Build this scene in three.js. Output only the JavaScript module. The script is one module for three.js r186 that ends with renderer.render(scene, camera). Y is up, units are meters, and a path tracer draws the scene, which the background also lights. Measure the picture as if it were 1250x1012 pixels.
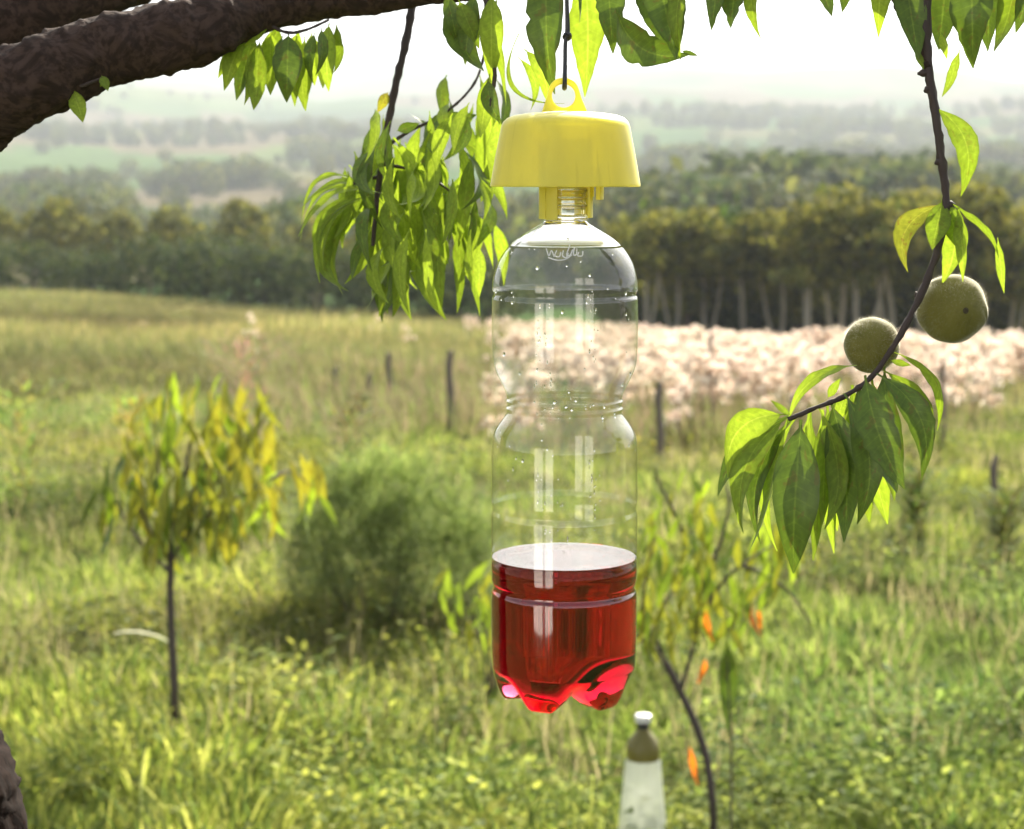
import * as THREE from 'three';
import { mergeGeometries } from 'three/addons/utils/BufferGeometryUtils.js';
import { ImprovedNoise } from 'three/addons/math/ImprovedNoise.js';

// ───────────────────────── camera, sky, sun, exposure ─────────────────────────
const scene = new THREE.Scene();
const F = 2400, W0 = 1250, H0 = 1012, HORIZON = 205, EYE = 1.6;      // lens in photo pixels
const PITCH = Math.atan((H0 / 2 - HORIZON) / F);
const camera = new THREE.PerspectiveCamera(2 * Math.atan(H0 / 2 / F) * 180 / Math.PI, W0 / H0, 0.05, 14000);
camera.position.set(0, EYE, 0);
camera.rotation.x = -PITCH;
camera.filmGauge = 35;
camera.focus = 1.19;
camera.userData.fStop = 13.5;
scene.add(camera);

const SUN = new THREE.Vector3(0.29, 0.54, -0.79).normalize();
{ // thin summer haze: white towards the sun and the horizon, soft blue overhead and behind
  const W = 1024, H = 512, data = new Float32Array(W * H * 4);
  for (let r = 0; r < H; r++) for (let c = 0; c < W; c++) {
    const el = ((r + 0.5) / H - 0.5) * Math.PI, az = ((c + 0.5) / W - 0.5) * 2 * Math.PI;
    const x = Math.cos(az) * Math.cos(el), y = Math.sin(el), z = Math.sin(az) * Math.cos(el);
    const a = Math.acos(Math.min(1, Math.max(-1, x * SUN.x + y * SUN.y + z * SUN.z))) * 180 / Math.PI;
    const k = Math.pow(Math.max(0, 1 - Math.max(0, y)), 3.2);
    const glow = 2.6 * Math.exp(-a / 18) + 0.65 * Math.exp(-Math.pow(a / 38, 2));
    const i = (r * W + c) * 4;
    data[i] = 0.07 + 0.19 * k + glow * 1.0;
    data[i + 1] = 0.092 + 0.18 * k + glow * 0.97;
    data[i + 2] = 0.14 + 0.16 * k + glow * 0.9;
    data[i + 3] = 1;
  }
  const sky = new THREE.DataTexture(data, W, H, THREE.RGBAFormat, THREE.FloatType);
  sky.mapping = THREE.EquirectangularReflectionMapping;
  sky.magFilter = THREE.LinearFilter; sky.minFilter = THREE.LinearFilter; sky.needsUpdate = true;
  scene.background = sky; scene.environment = sky;
}
const sun = new THREE.DirectionalLight(new THREE.Color(1, 0.91, 0.76), 5);
sun.position.copy(SUN).multiplyScalar(120); sun.castShadow = true;
sun.shadow.mapSize.set(4096, 4096);
Object.assign(sun.shadow.camera, { left: -60, right: 60, top: 60, bottom: -60, near: 1, far: 400 });
sun.name = 'sun'; scene.add(sun, sun.target);
scene.fog = new THREE.FogExp2(new THREE.Color(0.86, 0.93, 1.0), 0.0004);
const renderer = new THREE.WebGLRenderer({ antialias: true });
renderer.toneMapping = THREE.LinearToneMapping;
renderer.toneMappingExposure = 3.45;
renderer.shadowMap.enabled = true;

// ───────────────────────── helpers ─────────────────────────
const V = (x, y, z) => new THREE.Vector3(x, y, z), noise = new ImprovedNoise();
const rng = (s) => () => { s = (s + 0x6d2b79f5) | 0; let t = Math.imul(s ^ (s >>> 15), 1 | s); t = (t + Math.imul(t ^ (t >>> 7), 61 | t)) ^ t; return ((t ^ (t >>> 14)) >>> 0) / 4294967296; };
const clamp = (x, a = 0, b = 1) => Math.min(b, Math.max(a, x)), lerp = (a, b, t) => a + (b - a) * t;
const smooth = (a, b, x) => { const t = clamp((x - a) / (b - a)); return t * t * (3 - 2 * t); };
const fbm = (x, y, z = 0, o = 4) => { let s = 0, a = 1; for (let i = 0; i < o; i++) { s += a * noise.noise(x, y, z + i * 7.3); x *= 2.03; y *= 2.03; z *= 2.03; a *= 0.5; } return s; };
const sp = Math.sin(PITCH), cp = Math.cos(PITCH);
const ray = (px, py) => { const a = (px - W0 / 2) / F, b = -(py - H0 / 2) / F; return V(a, -sp + b * cp, -cp - b * sp); };
const at = (px, py, depth) => ray(px, py).multiplyScalar(depth).add(V(0, EYE, 0));
const taken = {};
function numbered(n) { taken[n] = (taken[n] ?? -1) + 1; return taken[n] ? n + '_' + String(taken[n]).padStart(3, '0') : n; }
function tag(o, label, category, group, kind) {
  if (label) o.userData.label = label; if (category) o.userData.category = category;
  if (group) o.userData.group = group; if (kind) o.userData.kind = kind; return o;
}
function add(name, geo, mat, parent = scene) {
  const m = new THREE.Mesh(geo, mat); m.name = parent === scene ? numbered(name) : name;
  m.castShadow = m.receiveShadow = true; parent.add(m); return m;
}
function base(name, p) { const g = new THREE.Group(); g.name = numbered(name); g.position.copy(p); scene.add(g); return g; }
// a surface swept along a smooth path; pts = [Vector3, radius]
function sweep(pts, radial = 10, seg = 24, rough = 0, seed = 0, capped = true) {
  const curve = new THREE.CatmullRomCurve3(pts.map((p) => p[0]), false, 'centripetal'), n = pts.length - 1;
  const pos = [], uv = [], idx = []; let nrm = null, len = 0, last = null;
  for (let i = 0; i <= seg; i++) {
    const t = i / seg, c = curve.getPoint(t), T = curve.getTangent(t), f = t * n, k = Math.min(n - 1, Math.floor(f));
    const R = lerp(pts[k][1], pts[k + 1][1], smooth(0, 1, f - k));
    if (!nrm) nrm = Math.abs(T.y) < 0.9 ? V(0, 1, 0).cross(T).normalize() : V(1, 0, 0).cross(T).normalize();
    nrm.addScaledVector(T, -nrm.dot(T)).normalize();
    const B = T.clone().cross(nrm); if (last) len += c.distanceTo(last); last = c;
    for (let j = 0; j <= radial; j++) {
      const a = (j % radial) / radial * Math.PI * 2, d = nrm.clone().multiplyScalar(Math.cos(a)).addScaledVector(B, Math.sin(a));
      let r = R;
      if (rough) { const q = c.clone().addScaledVector(d, R); const s = 1 / rough[1]; r += R * rough[0] * (fbm(q.x * s + seed, q.y * s, q.z * s, 5)); if (rough[2]) r += R * rough[2] * Math.max(0, noise.noise(q.x * s * 3.1 + seed, q.y * s * 3.1, q.z * s * 3.1) - 0.05); }
      pos.push(c.x + d.x * r, c.y + d.y * r, c.z + d.z * r); uv.push(j / radial * 2 * Math.PI * R, len);
    }
  }
  const s = radial + 1;
  for (let i = 0; i < seg; i++) for (let j = 0; j < radial; j++) { const a = i * s + j; idx.push(a, a + s, a + 1, a + 1, a + s, a + s + 1); }
  if (capped) for (const [row, flip] of [[0, 1], [seg, 0]]) {
    const c = curve.getPoint(row / seg), o = pos.length / 3; pos.push(c.x, c.y, c.z); uv.push(0, 0);
    for (let j = 0; j < radial; j++) { const a = row * s + j; flip ? idx.push(o, a, a + 1) : idx.push(o, a + 1, a); }
  }
  const g = new THREE.BufferGeometry();
  g.setAttribute('position', new THREE.Float32BufferAttribute(pos, 3)); g.setAttribute('uv', new THREE.Float32BufferAttribute(uv, 2)); g.setIndex(idx);
  g.computeVertexNormals();
  const N = g.attributes.normal; // close the seam of the normals
  for (let i = 0; i <= seg; i++) { const a = i * s, b = a + radial, v = V(N.getX(a) + N.getX(b), N.getY(a) + N.getY(b), N.getZ(a) + N.getZ(b)).normalize(); N.setXYZ(a, v.x, v.y, v.z); N.setXYZ(b, v.x, v.y, v.z); }
  return g;
}
const rebased = (g, o) => g.translate(-o.x, -o.y, -o.z);
function texture(w, h, fn, srgb = true, rx = 1, ry = 1) { // fn(u, v) -> [r, g, b] as sRGB 0..1
  const d = new Uint8Array(w * h * 4);
  for (let y = 0; y < h; y++) for (let x = 0; x < w; x++) { const c = fn(x / w, y / h), i = (y * w + x) * 4; for (let k = 0; k < 3; k++) d[i + k] = clamp(c[k]) * 255; d[i + 3] = 255; }
  const t = new THREE.DataTexture(d, w, h); t.wrapS = t.wrapT = THREE.RepeatWrapping; t.magFilter = t.minFilter = THREE.LinearFilter;
  if (srgb) t.colorSpace = THREE.SRGBColorSpace; t.repeat.set(rx, ry); t.needsUpdate = true; return t;
}
const lin = (r, g, b) => new THREE.Color().setRGB(r, g, b);
const tileNoise = (u, v, f, s) => { const a = u * 2 * Math.PI, b = v * 2 * Math.PI, k = f / (2 * Math.PI); return noise.noise(Math.cos(a) * k + s, Math.sin(a) * k + Math.cos(b) * k * 0.7, Math.sin(b) * k + s * 1.7); };

// leaf print: paler midrib, side veins, mottling (u across, v along)
function leafPrint(dark, pale, blemish, seed) {
  return texture(96, 256, (u, v) => {
    const x = Math.abs(u - 0.5) * 2, rib = Math.exp(-Math.pow(x / 0.05, 2)), ph = (v * 13 - x * 0.9) % 1, side = Math.exp(-Math.pow((Math.abs(ph) - 0.5) / 0.07, 2)) * 0.35 * (1 - x * 0.6);
    const n = fbm(u * 5 + seed, v * 14, seed, 4) * 0.22, k = clamp(rib * 0.75 + side + n * 0.5 + 0.1);
    const spot = blemish ? smooth(0.33, 0.45, fbm(u * 4 + seed * 3, v * 9, seed, 3)) * blemish : 0;
    const edge = smooth(0.75, 1, x + n * 0.8) * 0.12;
    return [0, 1, 2].map((c) => lerp(lerp(dark[c], pale[c], k) * (1 + n * 0.5 - edge), [0.42, 0.28, 0.12][c], spot));
  });
}
const leafMat = (name, dark, pale, trans, blemish, seed, rough = 0.6) => new THREE.MeshPhysicalMaterial({ name, map: leafPrint(dark, pale, blemish, seed), roughness: rough, transmission: trans, thickness: 0, side: THREE.DoubleSide, specularIntensity: 0.6 });
const LEAF = {
  shadeTone: leafMat('shade toned peach leaf', [0.33, 0.42, 0.10], [0.46, 0.55, 0.17], 0.26, 0.3, 2.1),  // darker, less translucent tone standing in for canopy shade on the leaves
  mid: leafMat('peach leaf', [0.45, 0.54, 0.11], [0.57, 0.65, 0.19], 0.44, 0.15, 5.7),
  young: leafMat('young peach leaf', [0.54, 0.63, 0.14], [0.66, 0.73, 0.25], 0.50, 0, 9.2),
  gold: leafMat('yellowing peach leaf', [0.60, 0.585, 0.14], [0.69, 0.67, 0.26], 0.4, 0.3, 13.4),
  olive: leafMat('olive sapling leaf', [0.50, 0.52, 0.12], [0.62, 0.63, 0.22], 0.42, 0.4, 17.3),
  orange: leafMat('orange dead leaf', [0.86, 0.46, 0.10], [0.92, 0.56, 0.18], 0.5, 0.4, 21.9),
};
for (const k in LEAF) Object.assign(LEAF[k], { roughness: 1, clearcoat: k === 'shadeTone' ? 0.6 : 0.35, clearcoatRoughness: 0.42 });

// lanceolate blade with a stalk from B to T. n = face normal wish; o: w width/length, bow (towards n), side (sideways), fold, rag
function bladeGeo(B, T, n, o = {}) {
  const { w = 0.24, bow = 0.06, side = 0, fold = 0.25, rag = 0, wave = 0.03, seed = 1, rows = 18, stalk = 0.07, twist = 0, curl = 0 } = o;
  const c = T.clone().sub(B), L = c.length(), y = c.clone().normalize(), x = y.clone().cross(n).normalize(), z = x.clone().cross(y).normalize();
  const pos = [], uv = [], idx = [], cols = rows > 10 ? [-1, -0.5, 0, 0.5, 1] : [-1, 0, 1];
  for (let i = 0; i <= rows; i++) {
    const s = i / rows, q = clamp((s - stalk) / (1 - stalk)), wid = s <= stalk ? 0.011 : Math.max(0.004, Math.pow(Math.sin(Math.PI * Math.pow(q, 0.82)), 0.85) * (1 - 0.25 * q) * 0.52 * w);
    const k = 4 * s * (1 - s), cx = side * k * L, cz = bow * k * L;
    for (const u of cols) {
      let ww = wid * L; if (rag && Math.abs(u) === 1 && s > stalk) ww *= 1 - rag * Math.max(0, noise.noise(s * 17 + seed, u * 3.1, seed) * 1.5);
      const dz = Math.abs(u) * fold * ww + (Math.abs(u) > 0.6 ? Math.sin(s * 21 + u * 2 + seed) * wave * L * 0.5 * Math.min(1, q * 6) * (1 - q) : 0);
      let px, pz;
      const tw = twist * (s - 0.3), cw = Math.cos(tw), sw = Math.sin(tw), ux = u * ww * cw - dz * sw, uz = u * ww * sw + dz * cw; px = cx + ux; pz = cz + uz + curl * L * Math.max(0, s - 0.55) * Math.max(0, s - 0.55) * 4;
      pos.push(y.x * s * L + x.x * px + z.x * pz, y.y * s * L + x.y * px + z.y * pz, y.z * s * L + x.z * px + z.z * pz);
      uv.push(0.5 + u * 0.5, s);
    }
  }
  const m = cols.length;
  for (let i = 0; i < rows; i++) for (let j = 0; j < m - 1; j++) { const a = i * m + j; idx.push(a, a + 1, a + m, a + 1, a + m + 1, a + m); }
  const g = new THREE.BufferGeometry();
  g.setAttribute('position', new THREE.Float32BufferAttribute(pos, 3)); g.setAttribute('uv', new THREE.Float32BufferAttribute(uv, 2)); g.setIndex(idx); g.computeVertexNormals();
  return g;
}

// ───────────────────────── terrain ─────────────────────────
const HILLS = [[78, -4.6], [100, -6.4], ...[[140, 386], [250, 310], [380, 268], [520, 235], [700, 206], [1000, 168], [1450, 138], [2100, 116], [3100, 104]].map(([d, py]) => [d, EYE - (py - HORIZON) / F * d])];
const tilt = (x) => 0.056 * x + 0.06 * (x > 30 ? x : 3 * Math.log(1 + Math.exp(x / 3)));
function ground(x, z) {
  const d = Math.max(0, -z), q = (d - 9) / 1.5;
  let h = -0.065 * 1.5 * (q > 20 ? q : Math.log(1 + Math.exp(q))) - tilt(x) * smooth(15, 60, d) * (1 - smooth(90, 200, d));
  h += (0.07 * noise.noise(x * 0.6, z * 0.6, 3.3) + 0.05 * noise.noise(x * 2.1, z * 1.6, 6.3)) * smooth(1.5, 5, d) + 0.22 * noise.noise(x * 0.1, z * 0.1, 8.1) * smooth(9, 30, d);
  if (d > 74) {
    let i = 0; while (i < HILLS.length - 2 && HILLS[i + 1][0] < d) i++;
    const [a, ha] = HILLS[i], [b, hb] = HILLS[i + 1], t = clamp((d - a) / (b - a), 0, 1);
    const roll = fbm(x / 420 + 3, z / 420, 1.7, 3) * 0.014 * d + fbm(x / 90, z / 90, 5.2, 2) * 0.004 * Math.min(d, 700);
    const s = smooth(74, 110, d);
    h = lerp(h, lerp(ha, hb, t) + 1 * roll * smooth(110, 400, d) - tilt(x) * (1 - smooth(90, 200, d)), s);
  }
  return h;
}
function groundAt(px, py) { // first point of the ground on the line of sight
  const r = ray(px, py); let t = 2; for (; t < 400; t *= 1.004) { const p = V(0, EYE, 0).addScaledVector(r, t); if (p.y <= ground(p.x, p.z)) { p.y = ground(p.x, p.z); return p; } }
  return V(0, 0, -10);
}
function onGround(px, d) { const x = (px - W0 / 2) / F * d * 1.008; return V(x, ground(x, -d), -d); }
const HAY = [[0.26, 0.26, 0.13], [0.12, 0.22, 0.07], [0.27, 0.23, 0.15], [0.16, 0.26, 0.09], [0.22, 0.29, 0.11], [0.10, 0.17, 0.06]];
function fieldColor(x, z) {
  const d = Math.max(0, -z);
  if (d < 110) {
    const n = fbm(x * 0.8, z * 0.8, 2.2, 4) * 0.5, m = fbm(x * 0.09 + 4, z * 0.05, 6.1, 3), g = [0.075 + 0.03 * n, 0.085 + 0.03 * n, 0.028 + 0.01 * n];
    const far = smooth(16, 40, d), tan = [0.23 + 0.09 * m, 0.215 + 0.06 * m, 0.085 + 0.05 * m];
    const strip = smooth(0.1, 0.4, Math.sin(d * 0.16 + x * 0.04 + m)) * smooth(34, 48, d) * 0.5;
    return g.map((c, i) => lerp(lerp(c, tan[i], far), [0.27, 0.19, 0.11][i], strip));
  }
  // patchwork of fields on the far slopes
  const sx = 80, sz = 120, wx = x + 40 * noise.noise(x / 200, z / 200, 1), wz = z + 40 * noise.noise(x / 200, z / 200, 5);
  let best = 1e9, id = 0;
  for (let i = -1; i <= 1; i++) for (let j = -1; j <= 1; j++) {
    const cx = Math.floor(wx / sx) + i, cz = Math.floor(wz / sz) + j, hx = Math.abs(Math.sin(cx * 127.1 + cz * 311.7) * 43758.5) % 1, hz = Math.abs(Math.sin(cx * 269.5 + cz * 183.3) * 23421.6) % 1;
    const e = Math.pow((wx / sx - cx - hx), 2) + Math.pow((wz / sz - cz - hz), 2); if (e < best) { best = e; id = hx * 0.7 + hz * 0.3; }
  }
  const c = HAY[Math.floor(id * 5.99) % 6], n = 1 + 0.25 * fbm(x / 30, z / 30, 9.1, 3);
  return c.map((v) => v * n * 0.68);
}
{
  const th = [], A = 0.42; // azimuths measured from straight ahead, dense inside the view
  for (let i = 0; i <= 230; i++) th.push(-A + 2 * A * i / 230);
  for (let i = 1; i < 44; i++) th.push(A + (2 * Math.PI - 2 * A) * i / 44);
  const R = []; for (let r = 0.25; r < 6200; r *= 1.034) R.push(r);
  const pos = [0, ground(0, 0), 0], col = [...fieldColor(0, 0)], uv = [0, 0], idx = [], m = th.length;
  for (const r of R) for (const t of th) { const x = Math.sin(t) * r, z = -Math.cos(t) * r; pos.push(x, ground(x, z), z); col.push(...fieldColor(x, z)); uv.push(x, z); }
  for (let j = 0; j < m; j++) idx.push(0, 1 + (j + 1) % m, 1 + j);
  for (let i = 0; i < R.length - 1; i++) for (let j = 0; j < m; j++) { const a = 1 + i * m + j, b = 1 + i * m + (j + 1) % m; idx.push(a, b, a + m, b, b + m, a + m); }
  for (let i = 0; i < idx.length; i += 3) [idx[i + 1], idx[i + 2]] = [idx[i + 2], idx[i + 1]];
  const g = new THREE.BufferGeometry();
  g.setAttribute('position', new THREE.Float32BufferAttribute(pos, 3)); g.setAttribute('color', new THREE.Float32BufferAttribute(col, 3)); g.setAttribute('uv', new THREE.Float32BufferAttribute(uv, 2)); g.setIndex(idx); g.computeVertexNormals();
  const soil = texture(256, 256, (u, v) => { const n = 0.8 + 0.35 * tileNoise(u, v, 9, 1) + 0.3 * tileNoise(u, v, 31, 4); return [n, n, n * 0.97]; }, true, 0.9, 0.9);
  if (g.attributes.normal.getY(0) < 0) { for (let i = 0; i < idx.length; i += 3) [idx[i + 1], idx[i + 2]] = [idx[i + 2], idx[i + 1]]; g.setIndex(idx); g.computeVertexNormals(); }
  tag(add('terrain', g, new THREE.MeshPhysicalMaterial({ name: 'meadow and field soil', vertexColors: true, map: soil, roughness: 1, specularIntensity: 0 })), null, null, null, 'structure');
}

// ───────────────────────── crowns of far trees ─────────────────────────
// many small leaf faces in lumpy clusters; blobs = [x, y, z, rx, ry, rz]
function crownGeo(blobs, count, size, seed, tones) {
  const r = rng(seed), pos = [], nor = [], col = [], idx = [];
  const vol = blobs.map((b) => b[3] * b[4] * b[5]), tot = vol.reduce((a, b) => a + b);
  for (let k = 0; k < blobs.length; k++) {
    const b = blobs[k], n = Math.round(count * vol[k] / tot);
    for (let i = 0; i < n; i++) {
      const u = V(r() * 2 - 1, r() * 2 - 1, r() * 2 - 1); if (u.lengthSq() > 1 || u.lengthSq() < 0.02) { i--; continue; }
      const len = u.length(); u.multiplyScalar(Math.pow(len, -0.55));
      const lump = 1 + 0.35 * noise.noise(u.x * 2.1 + seed, u.y * 2.1, u.z * 2.1 + k);
      const p = V(b[0] + u.x * b[3] * lump, b[1] + u.y * b[4] * lump, b[2] + u.z * b[5] * lump);
      if (noise.noise(p.x * 1.4 / size * 0.16 + seed, p.y * 1.4 / size * 0.16, p.z * 1.4 / size * 0.16) < -0.22) continue;
      const N = u.clone().normalize().add(V(r() - 0.5, r() - 0.5, r() - 0.5).multiplyScalar(1.7)).normalize(), X = N.clone().cross(V(r() - 0.5, r(), r() - 0.5)).normalize(), Y = N.clone().cross(X), s = size * (0.6 + r() * 0.8);
      const o = pos.length / 3, c = tones[Math.floor(r() * tones.length)], j = 0.8 + 0.4 * r();
      for (const [a, e] of [[0, -1], [0.5, 0], [0, 1], [-0.5, 0]]) { pos.push(p.x + X.x * a * s + Y.x * e * s, p.y + X.y * a * s + Y.y * e * s, p.z + X.z * a * s + Y.z * e * s); nor.push(N.x, N.y, N.z); col.push(c[0] * j, c[1] * j, c[2] * j); }
      idx.push(o, o + 1, o + 2, o, o + 2, o + 3);
    }
  }
  const g = new THREE.BufferGeometry();
  g.setAttribute('position', new THREE.Float32BufferAttribute(pos, 3)); g.setAttribute('normal', new THREE.Float32BufferAttribute(nor, 3)); g.setAttribute('color', new THREE.Float32BufferAttribute(col, 3)); g.setIndex(idx);
  return g;
}
const crownMat = new THREE.MeshPhysicalMaterial({ name: 'tree foliage', vertexColors: true, roughness: 1, transmission: 0.4, thickness: 0, side: THREE.DoubleSide, specularIntensity: 0.3 });
const barkPale = new THREE.MeshStandardMaterial({ name: 'pale grey bark', color: lin(0.34, 0.31, 0.25), roughness: 0.95 });
const barkDull = new THREE.MeshStandardMaterial({ name: 'dull brown bark', color: lin(0.13, 0.10, 0.07), roughness: 0.95 });
const DARKT = [[0.03, 0.05, 0.012], [0.045, 0.07, 0.015], [0.085, 0.105, 0.02]], OLIVET = [[0.16, 0.165, 0.028], [0.24, 0.225, 0.04], [0.08, 0.10, 0.02]];
function treeProto(kind, seed) { // unit tree 1 m tall with its foot at the origin
  const r = rng(seed), parts = [];
  if (kind === 'hedge') {
    const blobs = [[0, 0.42, 0, 0.55, 0.42, 0.45], [0.32, 0.5, 0.05, 0.4, 0.4, 0.35], [-0.35, 0.45, 0, 0.42, 0.42, 0.35], [0.05, 0.72, 0, 0.34, 0.28, 0.3]];
    parts.push(['trunk', sweep([[V(0, -0.05, 0), 0.03], [V(0.02, 0.2, 0), 0.025], [V(0, 0.5, 0), 0.012]], 7, 6), barkDull]);
    parts.push(['crown', crownGeo(blobs, 2600, 0.035, seed, DARKT), crownMat]);
  } else if (kind === 'round') {
    const blobs = [[0, 0.62, 0, 0.34, 0.32, 0.34], [0.22, 0.55, 0.08, 0.24, 0.24, 0.24], [-0.24, 0.58, 0, 0.24, 0.26, 0.24], [0.05, 0.84, 0, 0.2, 0.16, 0.2]];
    parts.push(['trunk', sweep([[V(0, -0.05, 0), 0.035], [V(0.02, 0.25, 0), 0.028], [V(-0.01, 0.6, 0), 0.012]], 7, 8), barkDull]);
    parts.push(['crown', crownGeo(blobs, 2000, 0.042, seed, OLIVET), crownMat]);
  } else {
    const lean = (r() - 0.5) * 0.16, fork = r() < 0.5, blobs = [];
    for (let i = 0; i < 7; i++) blobs.push([(r() - 0.5) * 0.42 + lean, 0.6 + i * 0.052 + r() * 0.04, (r() - 0.5) * 0.3, 0.14 + r() * 0.1, 0.075 + r() * 0.06, 0.15 + r() * 0.08]);
    parts.push(['trunk', mergeGeometries([sweep([[V(0, -0.05, 0), 0.017 + 0.005 * r()], [V(lean * 0.4 + 0.02, 0.3, 0), 0.0135], [V(lean, 0.62, 0), 0.01], [V(lean * 1.2, 0.9, 0), 0.004]], 7, 10), ...(fork ? [sweep([[V(0, 0.04, 0), 0.014], [V(-0.06, 0.3, 0.02), 0.011], [V(-0.11, 0.6, 0.03), 0.006]], 6, 8)] : [])]), barkPale]);
    parts.push(['crown', crownGeo(blobs, 1500, 0.034, seed, OLIVET), crownMat]);
  }
  return parts;
}
const PROTO = { hedge: [1, 2, 3].map((s) => treeProto('hedge', s * 17)), round: [1, 2, 3].map((s) => treeProto('round', s * 31)), slim: [1, 2, 3, 4].map((s) => treeProto('slim', s * 47)) };
function tree(kind, v, p, h, turn, name, label, group, wide = 1) {
  const g = base(name, p); g.rotation.y = turn; g.scale.set(h * wide, h, h * wide);
  for (const [n, geo, mat] of PROTO[kind][v % PROTO[kind].length]) add(n, geo, mat, g);
  return tag(g, label, kind === 'hedge' ? 'shrub' : 'tree', group);
}
const ORD = ['first', 'second', 'third', 'fourth', 'fifth', 'sixth', 'seventh', 'eighth', 'ninth', 'tenth', 'eleventh', 'twelfth', 'thirteenth', 'fourteenth', 'fifteenth', 'sixteenth'];
{ // left: a dark hedge along the field's far edge with paler round trees behind it
  const r = rng(5);
  [[-30, 330], [48, 352], [120, 357], [188, 362], [255, 368], [325, 376], [392, 384], [460, 390], [530, 398], [598, 402]].forEach(([px, py], i) => {
    const d = 79 - i * 1.1, p = onGround(px, d);
    tree('hedge', i, p, 2.1 + r() * 1.0, r() * 6, 'dark_shrub', `dense dark green shrub in the hedge beyond the field, ${ORD[i]} from the left`, 'dark hedge shrubs at the far field edge', 1.35);
  });
  [[5, 244], [75, 240], [150, 268], [215, 262], [300, 258], [385, 262], [470, 270], [560, 275]].forEach(([px, top], i) => {
    const d = 92 - i * 0.8 + r() * 3, p = onGround(px, d), h = (EYE + (HORIZON - top) / F * d) - p.y;
    tree('round', i, p, h * (0.94 + 0.2 * r()), r() * 6, 'olive_tree', `olive green rounded tree rising behind the dark hedge, ${ORD[i]} from the left`, 'rounded trees behind the dark hedge', 0.95);
  });
  // right: a row of pale slim trunks with yellowish crowns, a dark thicket behind
  [[790, 262], [822, 268], [862, 256], [905, 246], [948, 250], [985, 262], [1018, 256], [1052, 250], [1086, 262], [1122, 268], [1160, 258], [1196, 268], [1230, 262], [1268, 258]].forEach(([px, top], i) => {
    const d = 58 + r() * 4, p = onGround(px, d), h = (EYE + (HORIZON - top) / F * d) - p.y;
    tree('slim', i * 3 + (i > 6 ? 1 : 0), p, h * (0.86 + 0.3 * r()), r() * 6, 'slim_tree', `slim pale trunked tree with yellowish crown in the right hand row, ${ORD[i]} from the left`, 'slim trees along the right field edge', 1.15);
  });
  [[838, 282], [972, 286], [1104, 292], [1214, 280]].forEach(([px, top], i) => {
    const d = 63 + i, p = onGround(px, d), h = (EYE + (HORIZON - top) / F * d) - p.y;
    tree('round', i + 1, p, h, r() * 6, 'olive_tree', `low rounded tree wedged among the slim pale trunks on the right, ${ORD[i]} from the left`, 'rounded trees among the slim trunks', 1.1);
  });
  const m = new THREE.InstancedMesh(PROTO.hedge[1][1][1], crownMat, 70), M = new THREE.Matrix4(), q = new THREE.Quaternion();
  for (let i = 0; i < 70; i++) {
    const d = 65 + r() * 9, p = onGround(775 + r() * 520, d), s = (3.4 + r() * 2.0);
    q.setFromAxisAngle(V(0, 1, 0), r() * 6); m.setMatrixAt(i, M.compose(p, q, V(s * 0.8, s, s * 0.8))); m.setColorAt(i, lin(0.7 + r() * 0.4, 0.7 + r() * 0.4, 0.7));
  }
  m.name = 'thicket'; m.castShadow = m.receiveShadow = true; scene.add(tag(m, 'dark green thicket filling the gaps behind the slim trees', 'thicket', null, 'stuff'));
}
{ // woods on the slopes across the valley
  const r = rng(77), list = [], cg = crownGeo([[0, 0.5, 0, 0.45, 0.5, 0.45], [0.25, 0.4, 0.1, 0.35, 0.4, 0.35], [-0.25, 0.45, 0, 0.35, 0.4, 0.35]], 420, 0.09, 3, DARKT);
  const woods = [[95, 330, 70, 40, 120, 11], [250, 560, 90, 30, 110, 10], [330, 300, 120, 16, 60, 8], [190, 250, 120, 14, 50, 7], [860, 190, 150, 24, 130, 11], [1010, 215, 170, 30, 190, 13], [1130, 260, 160, 30, 150, 12], [700, 260, 110, 30, 80, 9],
    [850, 620, 110, 60, 90, 10], [1100, 760, 330, 50, 330, 11], [1240, 700, 160, 50, 150, 11], [400, 760, 60, 40, 60, 10], [620, 900, 260, 40, 140, 10], [120, 950, 220, 50, 140, 10], [300, 1300, 330, 60, 160, 11], [900, 1400, 360, 60, 200, 11], [60, 460, 110, 14, 60, 9], [470, 420, 120, 14, 60, 9], [1100, 980, 280, 130, 260, 10], [950, 1250, 360, 160, 260, 11], [1180, 480, 160, 50, 110, 11], [330, 1000, 150, 60, 80, 10]];
  for (const [px, d0, wpx, dd0, n, h0] of woods) for (let i = 0; i < n * (d0 > 550 ? 0.45 : px < 500 ? 0.9 : 1.7); i++) {
    const d = d0, dd = dd0, h = h0 * 0.85, dz = d + (r() - 0.5) * 2 * dd, p = onGround(px + (r() + r() - 1) * wpx, dz); list.push([p, h * (0.6 + r() * 0.6)]);
  }
  for (let i = 0; i < 260; i++) { const d = 150 + Math.pow(r(), 1.5) * 1500, p = onGround(-60 + r() * 1370, d); list.push([p, 4 + r() * 5]); }
  const m = new THREE.InstancedMesh(cg, crownMat, list.length), M = new THREE.Matrix4(), q = new THREE.Quaternion();
  list.forEach(([p, h], i) => { q.setFromAxisAngle(V(0, 1, 0), r() * 6); m.setMatrixAt(i, M.compose(p, q, V(h * 0.9, h, h * 0.9))); const k = 1.0 + r() * 0.8; m.setColorAt(i, lin(k * (1 + r() * 0.3), k, k)); });
  m.name = 'far_woodland'; m.castShadow = m.receiveShadow = true; scene.add(tag(m, 'hazy woods scattered over the slopes across the valley', 'woodland', null, 'stuff'));
}

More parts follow.
